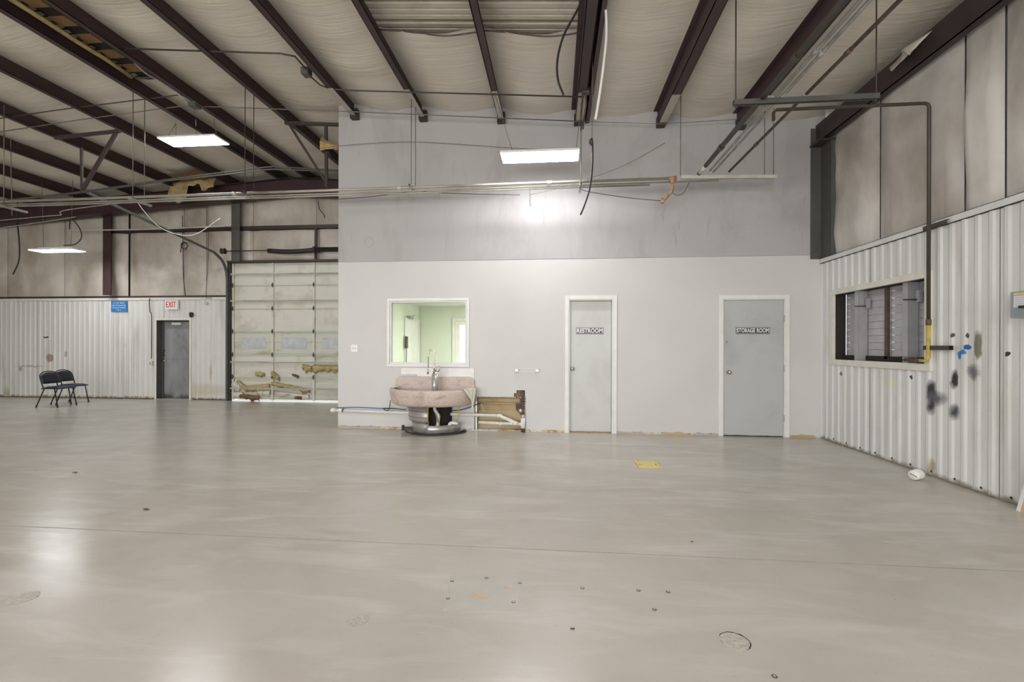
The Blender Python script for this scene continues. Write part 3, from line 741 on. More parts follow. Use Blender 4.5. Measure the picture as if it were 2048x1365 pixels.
# ---- overhead door
d4 = struct('door_4', None)
rows = [3.315, 2.78, 2.22, 1.67, 1.11, .575, .03]
cols = [XDL + .03, oY(547, 700, YB).x, oY(629, 700, YB).x]; cstep = cols[2] - cols[1]; cols += [cols[2] + cstep, cols[2] + 2 * cstep]
YD = YB - .0
def ribbed(x0, x1, z0, z1, seed):
    mb = MB(); prof = [0, .012, .012, 0, 0, .012, .012, 0, 0]
    zs = [0, .06, .22, .28, .5, .56, .72, .78, 1]
    for i in range(8):
        za_, zb_ = z0 + (z1 - z0) * zs[i], z0 + (z1 - z0) * zs[i + 1]
        mb.face([(x0, YD - prof[i], za_), (x1, YD - prof[i], za_), (x1, YD - prof[i + 1], zb_), (x0, YD - prof[i + 1], zb_)])
    return mb
M['door_skin'] = worn('yellowed_door_vinyl', srgb(216, 213, 202), srgb(176, 168, 140), .4, 2, (1, 1, 1), .5, .2, 0, None, 12)
M['door_bare'] = worn('bare_door_steel', srgb(206, 206, 192), srgb(160, 150, 116), .35, 3, (.4, 1, 1), .5, .2, 0, None, 13)
M['frost'] = smat('frosted_panel', srgb(194, 197, 200), .45, 0, .10)
for r in range(6):
    for c_ in range(4):
        x0, x1, zt, zb_ = cols[c_] + .025, cols[c_ + 1] - .025, rows[r] - .008, rows[r + 1] + .008
        if r == 3:
            pn = obj('door_panel', ribbed(x0, x1, zb_, zt, r), 'door_bare', d4)
            obj('frosted_pane', MB().box(x0 + .17, x1 - .17, YD - .014, YD - .010, zb_ + .14, zt - .14), 'frost', pn)
        elif r >= 4 and c_ >= 2 or r == 5:
            pn = obj('door_panel', ribbed(x0, x1, zb_, zt, r), 'door_bare', d4)
        else:
            def pf(u, v, x0=x0, x1=x1, zb_=zb_, zt=zt, r=r, c_=c_):
                e = min(1, 8 * min(u, 1 - u)) * min(1, 6 * min(v, 1 - v))
                return (x0 + (x1 - x0) * u, YD - .012 - .022 * e * (.7 + .6 * fr((x0 + u * 1.2, v + r, 4))), zb_ + (zt - zb_) * v)
            pn = obj('door_panel', MB().grid(pf, 10, 6), 'door_skin', d4)
for i, X in enumerate(cols):
    obj('stile', MB().box(X - .024, X + .024, YD - .045, YD - .012, .02, 3.31), 'door_skin', d4)
for z in (3.04, 2.40, .93, .30):
    obj('strut', MB().box(cols[0] - .06, cols[-1], YD - .095, YD - .045, z - .004, z + .004).box(cols[0] - .06, cols[-1], YD - .095, YD - .09, z - .018, z + .018), 'door_bare', d4)
for z in rows[1:-1]:
    obj('meeting_rail', MB().box(cols[0], cols[-1], YD - .042, YD - .0, z - .011, z + .011), 'door_bare', d4)
    for X in cols[:4]:
        obj('hinge', MB().box(X - .012, X + .012, YD - .055, YD - .045, z - .055, z + .055).box(X - .032, X + .032, YD - .058, YD - .046, z - .012, z + .012), 'pipe_dark', d4)
obj('door_backing', MB().box(cols[0] - .05, XL, YD + .004, YD + .02, .03, 3.33), 'door_bare', d4)
# torn lining on the lower sections
def crumple(p, q, h, seed, Y0=YD - .05, dep=.07):
    a = oY(p[0], p[1], YD); b = oY(q[0], q[1], YD)
    def fn(u, v):
        x = a.x + (b.x - a.x) * u; z = a.z + (b.z - a.z) * u - h * v * (.75 + .5 * fr((u * 4, 0, seed)))
        return (x + .02 * fr((u * 7, v * 4, seed)), Y0 - dep * math.sin(PI * min(1, v * 1.1)) * (.6 + .6 * fr((u * 6, v * 3, seed + 1))), z + .02 * fr((u * 9, v * 5, seed + 2)))
    return MB().grid(fn, 16, 6)
for p, q, h, s_, mm in (((497, 772), (542, 768), .17, 1, 'foam'), ((547, 764), (622, 778), .10, 2, 'foam'), ((628, 731), (680, 731), .16, 3, 'foam'), ((608, 729), (626, 733), .16, 4, 'foam'), ((546, 741), (561, 752), .14, 5, 'foam'), ((515, 745), (532, 746), .10, 6, 'foam'),
                       ((484, 788), (522, 792), .12, 7, 'brown'), ((593, 793), (606, 793), .07, 8, 'brown'), ((479, 760), (497, 775), .12, 9, 'foam'), ((588, 748), (600, 752), .05, 10, 'brown')):
    obj('torn_lining', crumple(p, q, h * 1.25, s_), mm, d4, solid=.012)
for p, q, h, s_ in (((466, 763), (484, 765), .28, 11), ((516, 780), (542, 780), .20, 12), ((552, 782), (620, 790), .14, 13), ((466, 784), (488, 784), .18, 15)):
    lbl(obj('torn_lining', crumple(p, q, h, s_, YD - .03, .04), 'door_skin', d4, solid=.006), 'curled piece of white door lining')
# door tracks and springs
def track_mb(pts, w=.05, d=.035):
    mb = MB()
    for i in range(len(pts) - 1): mb.beam(pts[i], pts[i + 1], w, d)
    return mb
TX = XDL - .06
t0 = Vector((TX, YB - .12, .05)); z1_ = 3.18
arc = [Vector((TX, YB - .12, z1_ - .3)), Vector((TX, YB - .16, z1_ - .05)), Vector((TX, YB - .30, z1_ + .16)), Vector((TX, YB - .55, z1_ + .30))]
end = oY(165, 386, 6.95); end.x = TX
obj('door_track', track_mb([t0] + cr(arc, 5) + [end]), 'steel_grey', d4)
TX2 = XDR + .05; end2 = Vector((TX2, 7.3, end.z))
obj('door_track', track_mb([Vector((TX2, YB - .12, .05))] + cr([Vector((TX2, a.y, a.z)) for a in arc], 5) + [end2]), 'galv', d4)
sy = YB - .28; sz = oY(600, 500, sy).z; sxa = oY(537, 500, sy).x; sxm = oY(629, 500, sy).x
obj('torsion_shaft', MB().tube([(TX - .02, sy, sz), (XL, sy, sz)], .012, 8), 'steel_dk', d4)
obj('cable_drum', MB().rev([(0, -.04), (.07, -.04), (.05, 0), (.07, .04), (0, .04)], (TX + .02, sy, sz), (1, 0, 0), 14), 'steel_dk', d4)
obj('torsion_spring', MB().tube([(sxa + (sxm - sxa) * t, sy, sz - .03 * math.sin(PI * t) - .01) for t in [k / 10 for k in range(11)]], .055, 12), 'black', d4)
obj('torsion_spring', MB().tube([(sxm + .03, sy, sz), (XL - .0, sy, sz - .02)], .055, 12), 'black', d4)
obj('spring_bracket', MB().rev([(0, -.025), (.075, -.02), (.075, .02), (0, .025)], (sxm, sy, sz), (1, 0, 0), 12).box(sxm - .02, sxm + .02, sy, YB - .08, sz - .03, sz + .03), 'steel_dk', d4)

# ---- office doors
d5 = struct('door_5', None)
Y0_, Y1_ = oX(810, 680, OX0).y, oX(835, 680, OX0).y; zt = oX(822, 644, OX0).z
obj('door_frame', MB().box(OX0, OX0 + .03, Y0_ - .07, Y1_ + .07, zt, zt + .07).box(OX0, OX0 + .03, Y0_ - .07, Y0_, 0, zt).box(OX0, OX0 + .03, Y1_, Y1_ + .07, 0, zt), 'office_w', d5)
obj('door_slab', MB().box(OX0 + .001, OX0 + .02, Y0_, Y1_, 0, zt), 'office_w', d5)
k = oX(826, 636, OX0 + .1); obj('door_closer', MB().box(OX0 + .03, OX0 + .08, k.y - .12, k.y + .12, k.z - .03, k.z + .03).tube([(OX0 + .06, k.y - .1, k.z), (OX0 + .3, k.y - .5, k.z + .02)], .012, 6), 'galv', d5)
d6 = struct('door_6', None)
gx0 = oY(911, 650, OY1).x; gx1 = gx0 + .86; gz = oY(911, 643, OY1).z
cw6 = .07
obj('door_frame', MB().box(gx0 - cw6, gx0, OY1 - .02, OY1 + .06, 0, gz + cw6).box(gx1, gx1 + cw6, OY1 - .02, OY1 + .06, 0, gz + cw6).box(gx0, gx1, OY1 - .02, OY1 + .06, gz, gz + cw6), 'office_w', d6)
obj('door_slab', MB().box(gx0 + .002, gx0 + .09, OY1 + .003, OY1 + .04, 0, gz - .002).box(gx1 - .09, gx1 - .002, OY1 + .003, OY1 + .04, 0, gz - .002).box(gx0 + .09, gx1 - .09, OY1 + .003, OY1 + .04, gz - .09, gz - .002).box(gx0 + .09, gx1 - .09, OY1 + .003, OY1 + .04, 0, .22), 'office_w', d6)
obj('pane', MB().box(gx0 + .09, gx1 - .09, OY1 + .015, OY1 + .021, .22, gz - .09), 'glass', d6)
# cut the office back board for that door
for o_ in [o for o in off.children if o.name.startswith('back_board')]:
    mb = cells(MB(), [OX0, gx0, gx1, OX1 + .1], [0, gz, OZ], lambda x, z: not (gx0 < x < gx1 and z < gz), lambda u, v, k: (u, OY1 + k * .05, v))
    me = bpy.data.meshes.new('back_board'); me.from_pydata([tuple(p) for p in mb.v], [], mb.f); me.materials.append(M['green']); o_.data = me
# ================================================================== THINGS
# ---- LED high bay lights
def led(name_label, X0, X1, Y0, Y1, Z, hang):
    c = ((X0 + X1) / 2, (Y0 + Y1) / 2, Z)
    t = thing('led_light', name_label, 'light', c, 'flat LED fixtures hung from the roof')
    obj('housing', MB().box(X0, X1, Y0, Y1, Z + .004, Z + .035).box(X0 + .12, X1 - .12, Y0 + .10, Y1 - .10, Z + .035, Z + .075), 'white_pl', t, bevel=.003)
    obj('diffuser', MB().box(X0 + .008, X1 - .008, Y0 + .008, Y1 - .008, Z, Z + .004), 'led', t)
    for a, b in hang:
        obj('hanger_wire', MB().tube([a, b], .004, 5), 'rod', t)
    return t
def led_px(label, cpx, L, W, Zp, hang):
    """near edge midpoint of the lit face seen at cpx, hung at height Zp above the lens"""
    p = oZ(cpx[0], cpx[1], H + Zp)
    return p
Za = H + 2.59
pn = oZ(1000, 307, Za); pr = oZ(1159.5, 300, Za)
yn = (pn.y + pr.y) / 2
t1 = led('flat LED light hanging in front of the grey partition wall', pn.x, pr.x, yn, yn + .36, Za,
    [((pn.x + .16, yn + .18, Za + .07), (-.84, yn + .18, zb(-.84))), ((pr.x - .04, yn + .1, Za + .07), (.36, yn + .1, zb(.36))), ((pr.x - .04, yn + .26, Za + .07), (.36, yn + .3, zb(.36)))])
Zb_ = H + 3.63
pn = oZ(311, 275, Zb_); pr = oZ(431, 272.5, Zb_); yn = (pn.y + pr.y) / 2
t2 = led('flat LED light hanging under the purlins, upper left of the partition', pn.x, pr.x, yn, yn + .37, Zb_,
    [((pn.x + .12, yn + .1, Zb_ + .07), (pn.x + .2, yn + .18, zb(pn.x) + .17)), ((pn.x + .12, yn + .28, Zb_ + .07), (pn.x + .2, yn + .18, zb(pn.x) + .17)), ((pr.x - .1, yn + .18, Zb_ + .07), (pr.x - .16, yn + .18, zb(pr.x) + .17))])
obj('power_cord', MB().tube(cr([(pn.x + .6, yn + .2, Zb_ + .07), (pn.x + .57, yn + .2, Zb_ + .2), (pn.x + .6, yn + .16, zb(pn.x + .6) + .17)], 4), .008, 6), 'galv', t2)
Zc = H + 2.05
pn = oZ(47, 499, Zc); pr = oZ(141, 500.5, Zc); yn = min((pn.y + pr.y) / 2, 9.62)
t3 = led('flat LED light at the far left, glaring against the back wall', pn.x, pn.x + 1.06, yn, yn + .30, Zc,
    [((pn.x + .2, yn + .15, Zc + .07), (pn.x + .15, yn + .15, zb(pn.x) + .1)), ((pn.x + .86, yn + .15, Zc + .07), (pn.x + .9, yn + .15, zb(pn.x) + .1))])
obj('power_cord', MB().tube(cr([oY(127, 491, yn + .2), oY(150, 489, yn + .2), oY(163, 475, yn + .2), oY(158, 455, yn + .2), oY(140, 433, yn + .2)], 5), .010, 6), 'black', t3)
# more fixtures, added unseen behind the camera as fill light for the hall
HN = ['straight above the camera', 'near the ridge', 'in the right rear corner', 'by the middle near wall opening', 'left of the camera', 'in the left rear corner', 'near the right wall', 'between ridge and camera']
for (x, y) in ((-1.0, -.8), (-6.6, -.5), (1.6, -4.6), (-4.5, -4.8), (-10.5, 2.6), (-12.5, -3.5), (1.9, .2), (-3.6, 1.6)):
    z = zb(x) - .35
    led('added unseen LED light over the hall floor behind the view, %s' % HN.pop(0), x, x + 1.06, y, y + .37, z, [((x + .2, y + .2, z + .07), (x + .2, y + .2, z + .5)), ((x + .86, y + .2, z + .07), (x + .86, y + .2, z + .5))])

# ---- pipe rack along the partition
YP = 6.47
def pipe(name, label, pts, r, mat, group=None, seg=10, cat='pipe', smooth=0):
    pts = cr(pts, smooth) if smooth else [Vector(p) for p in pts]
    o = obj(name, MB().tube(pts, r, seg), mat, None, loc=pts[0]); return tag(o, label, cat, group)
pA0 = oY(-30, 405, YP); pA1 = oY(1345, 357, YP)
t = thing('water_pipe', 'thick pale pipe running level in front of the partition, topmost of the rack', 'pipe', pA1)
obj('run', MB().tube([pA0, pA1], .020, 12), 'rack_pipe', t)
for px_ in (470, 800, 1100): p = oY(px_, 0, YP); q = pA0.lerp(pA1, (p.x - pA0.x) / (pA1.x - pA0.x)); obj('coupling', MB().tube([q - Vector((.03, 0, 0)), q + Vector((.03, 0, 0))], .027, 12), 'pipe_white', t)
t_ = pA1; tee = obj('tee', MB().tube([t_ - Vector((.05, 0, 0)), t_ + Vector((.05, 0, 0))], .032, 12).tube([t_, t_ - Vector((0, 0, .07))], .03, 12), 'copper', t)
c1 = t_ - Vector((0, 0, .06)); c2 = t_ - Vector((0, 0, .15)); c3 = oY(1326, 402, YP + .05)
dn = thing('drop_pipe', 'beige flaking pipe elbow dropping from the rack end', 'pipe', c1)
obj('run', MB().tube(cr([c1, c2, c2 + Vector((-.03, 0, -.05)), c3], 5), .022, 10), 'copper', dn)
obj('end_cap', MB().tube([c3 + Vector((.01, 0, .03)), c3 + Vector((-.012, 0, -.03))], .03, 10), 'copper', dn)
for k, (dz, dy, r, pxr, mt_) in enumerate(((-.043, .02, .0115, 1437, 'galv'), (-.068, .035, .0115, 1300, 'galv'))):
    a = pA0 + Vector((0, dy, dz)); b = oY(pxr, 357, YP + dy); b.z = pA0.z + dz + (pA1.z - pA0.z) * (b.x - pA0.x) / (pA1.x - pA0.x)
    pipe('conduit', ('thin conduit just under the thick rack pipe, longer of the two', 'lowest thin conduit of the rack in front of the partition')[k], [a, b], r, 'rack_pipe', 'thin conduits on the rack', cat='conduit')
# pale end channel
a = oY(1362, 355, YP + .01); b = oY(1552, 354, YP + .01)
def channel(name, label, a, b, w, h, mat, slots=0, cat='channel', group=None, parent=None):
    a = Vector(a); b = Vector(b)
    t = parent or thing(name, label, cat, a, group)
    d = (b - a).normalized(); sd = d.cross(Vector((0, 0, 1))).normalized()
    mb = MB(); up = Vector((0, 0, 1))
    mb.beam(a + up * (h / 2), b + up * (h / 2), w, .003); mb.beam(a + sd * (w / 2), b + sd * (w / 2), .003, h); mb.beam(a - sd * (w / 2), b - sd * (w / 2), .003, h)
    mb.beam(a + sd * (w / 2 - .006) - up * (h / 2), b + sd * (w / 2 - .006) - up * (h / 2), .012, .003); mb.beam(a - sd * (w / 2 - .006) - up * (h / 2), b - sd * (w / 2 - .006) - up * (h / 2), .012, .003)
    obj('rail', mb, mat, t)
    if slots:
        L = (b - a).length; n_ = int(L / .05); mb = MB()
        for k in range(n_):
            p = a + d * (.02 + k * .05); mb.beam(p - up * (h / 2 + .002), p + d * .028 - up * (h / 2 + .002), .013, .002)
        obj('slots', mb, 'cavity', t)['kind'] = 'stuff'
    return t
ch = channel('strut_channel', 'pale painted strut channel at the right end of the rack', a, b, .04, .045, 'pipe_white')
def rod(parent, px, py0, py1, Y, ztop=None):
    a = oY(px, py1, Y); b = Vector(a); b.z = ztop if ztop else zb(a.x) + .15
    obj('hanger_rod', MB().tube([a, b], .006, 6), 'rod', parent)
for px_ in (1361, 1529, 1547): rod(ch, px_, 200, 351, YP + .01)
# cross struts carrying the rack
for lab, (p, q), rods, mt_ in (('short bright strut crossing under the rack, left of the first LED light', ((262, 398), (302, 409)), ((259, 398), (297, 404)), 'galv'),
                        ('short grey strut crossing under the rack near the partition corner', ((487, 384), (523, 401)), ((491, 382), (519, 384)), 'steel_grey'),
                        ('short strut under the rack on the left part of the partition', ((821, 372), (837, 393)), ((821, 372), (834, 374)), 'galv'),
                        ('short strut clamp under the rack near the partition centre', ((1162, 368), (1163, 384)), ((1163, 357),), 'galv'),
                        ('short strut crossing under the rack at the picture edge', ((3, 412), (33, 419)), ((21, 410),), 'galv')):
    a = oY(p[0], p[1], YP - .05); zz = a.z; b = Vector((a.x, YP + .32, zz)); a.y = YP - .10
    b = Vector((a.x, YP + .30, zz))
    t = channel('strut_hanger', lab, a, b, .035, .03, mt_, cat='strut', group='cross struts under the pipe rack')
    for i, (rx, ry) in enumerate(rods):
        y_ = YP - .02 + .2 * i; aa = Vector((a.x, y_, zz)); bb = Vector((a.x, y_, zb(a.x) + .15))
        obj('hanger_rod', MB().tube([aa, bb], .006, 6), 'rod' if mt_ == 'galv' else 'pipe_dark', t)
# little hook chain under the rack
p = oY(1060, 372, YP + .02); q = oY(1061, 411, YP + .02)
hk = thing('hook_chain', 'small hook and chain hanging from the rack by the LED light', 'hook', p)
for k in range(7):
    z = p.z + (q.z - p.z) * k / 7; obj('chain_link', MB().tube([(p.x + .007 * math.cos(a_) * (1 if k % 2 else .2), p.y + .007 * math.cos(a_) * (.2 if k % 2 else 1), z - .02 + .02 * math.sin(a_)) for a_ in [i * PI / 4 for i in range(9)]], .0035, 5), 'rod', hk)
obj('hook', MB().tube(cr([(q.x, q.y, q.z + .03), (q.x + .01, q.y, q.z), (q.x - .012, q.y, q.z - .015)], 4), .004, 5), 'rod', hk)

# ---- pipes running back over the hall on the right
ZR_ = H + 2.40
YF = -3.0
for lab, R_, z, r, mt_ in (('fat dark pipe running overhead toward the partition', .825, 2.38, .028, 'pipe_dark'),
                          ('upper of the two bright overhead conduits', .872, 2.42, .015, 'galv'), ('lower of the two bright overhead conduits', .899, 2.40, .015, 'galv'),
                          ('thin rusty overhead pipe nearest the right wall', .985, 2.40, .016, 'pipe_rust')):
    X = R_ * (z - .0); a = Vector((X, YP + .0, H + z)); b = Vector((X, YF, H + z))
    t = thing('overhead_pipe', lab, 'pipe', a, 'overhead pipes on the right')
    obj('run', MB().tube([a, b], r, 10), mt_, t)
    for y in (5.6, 3.9, 1.2): obj('coupling', MB().tube([(X, y, H + z), (X, y + .07, H + z)], r * 1.3, 10), mt_, t)
    if r > .02: lbl(obj('bare_end', MB().tube([(X, YP - .28, H + z), (X, YP - .05, H + z)], r * 1.02, 10), 'pipe_white', t), 'cream end where the paint remains')
YT = 4.56
a = oY(1467, 205, YT); b = oY(1757, 194, YT)
a.z -= .0; b.z = a.z = (a.z + b.z) / 2
t = channel('strut_channel', 'dark slotted strut hung on two rods below the roof', a, b, .042, .045, 'steel_grey', slots=1)
for X in (a.x + .02, b.x - .02): obj('hanger_rod', MB().tube([(X, YT, a.z - .05), (X, YT, zb(X) + .15)], .007, 6), 'pipe_dark', t)
for X in (.85 * 2.4, .899 * 2.4, 2.36): obj('pipe_clamp', MB().box(X - .03, X + .03, YT - .012, YT + .012, a.z + .02, a.z + .05), 'galv', t)
# ---- gas pipe on the right wall
g = [oX(1858, 724, XR - .06), oX(1857, 640, XR - .06)]; gy = g[1].y
g0 = Vector((XR - .06, gy, oX(1858, 722, XR - .06).z)); gm = Vector((XR - .06, gy, oX(1857, 645, XR - .06).z)); g1 = Vector((XR - .06, gy, oX(1856, 208, XR - .06).z))
pg = oY(1547, 222, gy); pd = Vector((pg.x, gy, H + 2.40))
t = thing('gas_pipe', 'dark gas pipe crossing under the roof and down the right wall', 'pipe', g0)
obj('run', MB().tube([gm, g1 - Vector((0, 0, .04)), g1 - Vector((.012, 0, .012)), g1 - Vector((.04, 0, 0)), (pg.x + .03, gy, g1.z), (pg.x, gy, g1.z - .03), (pg.x, gy, H + 2.40)], .017, 10), 'pipe_dark', t)
lbl(obj('lower_run', MB().tube([gm, g0 + Vector((0, 0, .03)), g0 + Vector((0, .03, 0)), g0 + Vector((0, .11, 0))], .018, 10), 'yellow_pipe', t), 'yellow painted lower length')
obj('coupling', MB().tube([gm - Vector((0, 0, .03)), gm + Vector((0, 0, .03))], .024, 10), 'pipe_rust', t)
v0 = g0 + Vector((0, .12, 0)); vl = obj('valve', MB().tube([v0, v0 + Vector((0, .10, 0))], [.02, .028], 10).tube([v0 + Vector((0, .1, 0)), v0 + Vector((0, .2, 0))], .02, 8), 'pipe_rust', t)
obj('valve_handle', MB().beam(v0 + Vector((-.03, .02, .03)), v0 + Vector((-.03, .22, .035)), .014, .008), 'pipe_rust', vl)
for lab, (p, q) in (('dark bracket holding the gas pipe at the top of the metal sheets', ((1850, 458), (1898, 445))), ('rusty bracket holding the gas pipe beside the louvred opening', ((1850, 696), (1902, 698)))):
    a = oX(p[0], p[1], XR - .04); b = oX(q[0], q[1], XR - .04); b.z = a.z
    channel('pipe_bracket', lab, a, b, .04, .04, 'pipe_dark', cat='bracket', group='gas pipe brackets')

# ---- loose cables and lines
def cable(name, label, pxs, Y, r, mat, cat='cable', n=6, group=None):
    pts = [oY(a, b, Y if not isinstance(Y, (list, tuple)) else Y[i]) for i, (a, b) in enumerate(pxs)]
    o = obj(name, MB().tube(cr(pts, n), r, 7), mat, None, loc=pts[0]); return tag(o, label, cat, group)
cable('hanging_cable', 'short black cable end curling down from the roof', [(1178, -60), (1160, 8), (1128, 70), (1115, 120), (1116, 160), (1127, 190)], 4.5, .011, 'black')
cable('hanging_hose', 'white hose hanging from the roof beside the double purlin', [(1208, -40), (1213, 60), (1207, 130), (1199, 190), (1191, 239)], 4.7, .014, 'white_pl', cat='hose')
dr = thing('pull_cord', 'thin drop rod with a dark hanging hose below it', 'cord', oY(1184, 290, 5.6))
obj('rod', MB().tube([oY(1186, 60, 5.6), oY(1184, 282, 5.6)], .005, 6), 'rod', dr)
obj('hose', MB().tube(cr([oY(1185, 282, 5.6), oY(1185, 330, 5.6), oY(1180, 375, 5.6), oY(1170, 408, 5.6), oY(1161, 430, 5.6)], 5), .010, 7), 'black', dr)
p = oY(1183, 284, 5.6); obj('valve', MB().box(p.x - .03, p.x + .012, 5.585, 5.615, p.z - .02, p.z + .02).tube([p + Vector((0, 0, .04)), p - Vector((0, 0, .04))], .016, 8), 'pipe_dark', dr)
jb = oY(1171, 183, 6.2); t = thing('junction_box', 'small grey box on the double purlin near the partition', 'box', jb)
obj('body', MB().box(jb.x - .05, jb.x + .05, 6.15, 6.25, jb.z - .03, jb.z + .04), 'steel_grey', t, bevel=.004)
obj('conduit', MB().tube(cr([jb + Vector((0, 0, -.03)), oY(1172, 210, 6.3), oY(1167, 240, 6.4), oY(1166, 258, 6.5)], 4), .012, 7), 'pipe_rust', t)
obj('conduit', MB().tube(cr([jb + Vector((-.03, 0, -.03)), oY(1163, 230, 6.35), oY(1162, 262, 6.4)], 4), .009, 7), 'pipe_dark', t)
obj('conduit', MB().tube([(jb.x + .02, 6.15, jb.z + .02), (jb.x + .02, YN + 4, jb.z + .02)], .012, 7), 'pipe_rust', t)
j1 = oY(612, 143, 5.85); t = thing('junction_box', 'small grey box on the purlin left of the partition corner', 'box', j1)
obj('body', MB().box(j1.x - .05, j1.x + .05, 5.8, 5.92, j1.z - .05, j1.z + .04), 'steel_grey', t, bevel=.004)
pts = [oY(243, 97, 5.45), oY(560, 107, 5.45), oY(590, 113, 5.5), oY(612, 138, 5.8)]
pipe('conduit', 'dark conduit crossing under the upper left purlins', pts, .011, 'pipe_dark', None, 8, 'conduit')
pts = [oY(615, 148, 5.9), oY(640, 170, 6.2), oY(660, 178, 6.25), oY(700, 181, 6.25), oY(1168, 194, 6.25)]
pipe('conduit', 'dark conduit crossing under the purlins in front of the partition', pts, .010, 'pipe_dark', None, 8, 'conduit')
pts = [oY(x, y, 6.55) for x, y in ((-20, 240), (123, 219), (350, 191), (378, 190))]
pipe('conduit', 'higher of the two thin lines crossing the left purlins', pts, .009, 'pipe_dark', 'thin lines under the left purlins', 7, 'conduit')
pts = [oY(x, y, 6.82) for x, y in ((-20, 267), (158, 240), (350, 214), (378, 212), (690, 223), (1160, 243))]
pipe('conduit', 'long thin line crossing all purlins to the partition top', pts, .008, 'rod', 'thin lines under the left purlins', 7, 'conduit')
pts = [oY(1160, 243, 6.9), oY(1325, 248, 6.9), oY(1490, 238, 6.9)]
pipe('wire', 'thin wire strung along the top of the partition', pts, .004, 'rod', None, 6, 'wire')
j2 = oY(388, 210, 6.6); t = thing('junction_box', 'small grey box above the second LED light', 'box', j2)
obj('body', MB().box(j2.x - .06, j2.x + .06, 6.55, 6.68, j2.z - .035, j2.z + .035), 'steel_grey', t, bevel=.004)
obj('conduit', MB().tube(cr([oY(95, 10, 5.2), oY(240, 100, 5.5), oY(290, 145, 5.9), oY(325, 165, 6.2), oY(378, 205, 6.58)], 5), .014, 7), 'galv', t)
cable('wire', 'thin wire sagging across the upper partition', [(640, 297), (700, 290), (830, 284), (1040, 297), (1160, 302)], YW - .05, .003, 'pipe_dark', 'wire')
cable('wire', 'thin slack wire below the rack left of the centre', [(678, 398), (740, 394), (822, 383), (835, 382), (900, 387), (1040, 390)], YP + .2, .005, 'pipe_dark', 'wire')
cable('wire', 'thin wire dropping from the rack to the beige pipe', [(1160, 376), (1175, 383), (1250, 395), (1322, 402)], YP + .15, .005, 'pipe_dark', 'wire')
cable('wire', 'pale wire rising from below the rack toward the right', [(1060, 390), (1120, 376), (1185, 355), (1250, 330), (1330, 286)], [YP + .1, YP + .15, YP + .3, YW - .1, YW - .01], .003, 'rod', 'wire')
cable('wire', 'short loop of wire beside the beige pipe', [(1344, 386), (1356, 391), (1368, 385), (1378, 366)], YP + .02, .004, 'pipe_dark', 'wire')
# bundle of grey conduits running to the partition corner
for k, (dy, lab) in enumerate(((0, 'grey conduit bending along the back bay, upper of the pair'), (5, 'grey conduit bending along the back bay, lower of the pair'))):
    pts = [(-20, 404 + dy * .3), (160, 384 + dy * .4), (330, 360 + dy * .5), (470, 342 + dy), (540, 334 + dy), (570, 335 + dy), (678, 341 + dy * .3)]
    cable('conduit', lab, pts, 8.4, .014, 'steel_grey', 'conduit', group='grey conduits under the left purlins')
cable('conduit', 'thin pale conduit with a kink at the far left', [(-10, 442), (100, 432), (122, 430), (135, 420), (300, 400), (430, 388)], 8.9, .010, 'galv', 'conduit')
cable('conduit', 'thin grey line along the foot of the roof at far left', [(-10, 458), (80, 445), (140, 436), (150, 434)], 8.9, .009, 'galv', 'conduit')
cable('drop_cable', 'black cable end hanging at the far left of the back wall', [(35, 405), (34, 440), (38, 480), (38, 520), (26, 549)], 9.4, .014, 'black', 'cable')
cable('loop_cable', 'pale cable drooping in a loop in front of the back wall', [(272, 400), (290, 425), (320, 455), (360, 470), (395, 467), (440, 437)], 8.2, .006, 'white_pl', 'cable')
cable('conduit', 'white conduit along the back wall under the rafter', [(139, 460), (200, 460.5), (320, 458), (462, 452)], 9.85, .016, 'pipe_white', 'conduit')
cable('conduit', 'short vertical pipe dropping to the white conduit', [(140, 436), (139, 460)], 9.85, .014, 'pipe_dark', 'conduit', n=2)
cable('wire', 'dark wire hanging down the back wall blanket', [(365, 432), (366, 500), (367, 555), (371, 592)], 10.18, .009, 'black', 'wire')
cable('wire', 'thin wire hanging near the overhead door track', [(417, 452), (416, 520), (413, 570), (412, 596)], 10.18, .006, 'pipe_dark', 'wire')
cable('wire', 'short cable end hanging above the overhead door', [(636, 402), (639, 418), (648, 430), (649, 436)], 9.8, .009, 'black', 'wire')
cable('cable_coil', 'small coil of black wire on the back wall', [(361, 505), (364, 490), (371, 486), (375, 493), (369, 499), (362, 492), (366, 485), (374, 487)], 10.16, .010, 'black', 'cable')
# sprinkler like verticals far left
cable('conduit', 'dark vertical line in front of the far left roof', [(21, 236), (22, 330), (24, 432)], 7.5, .007, 'rod', 'conduit', n=2)

# ---- hanger frames of the overhead door tracks
def bar(mb, p, q, Y, w=.045): a = oY(p[0], p[1], Y); b = oY(q[0], q[1], Y); mb.beam(a, b, w, w * .8, Vector((0, 1, 0)))
t = thing('track_hanger', 'brown angle iron frame holding the left door track', 'frame', oY(165, 385, 6.95))
for p, q, w_ in (((110, 276), (240, 262), .05), ((163, 296), (164, 386), .035), ((232, 266), (166, 378), .05)):
    mb = MB(); bar(mb, p, q, 6.93, w_); obj('angle_bar', mb, 'steel_dk', t)
t = thing('track_hanger', 'brown angle iron frame beside the partition corner', 'frame', oY(652, 375, 7.3))
for p, q, w_ in (((570, 246), (690, 250), .05), ((652, 250), (653, 374), .045), ((579, 250), (650, 362), .035)):
    mb = MB(); bar(mb, p, q, 7.25, w_); obj('angle_bar', mb, 'steel_dk', t)
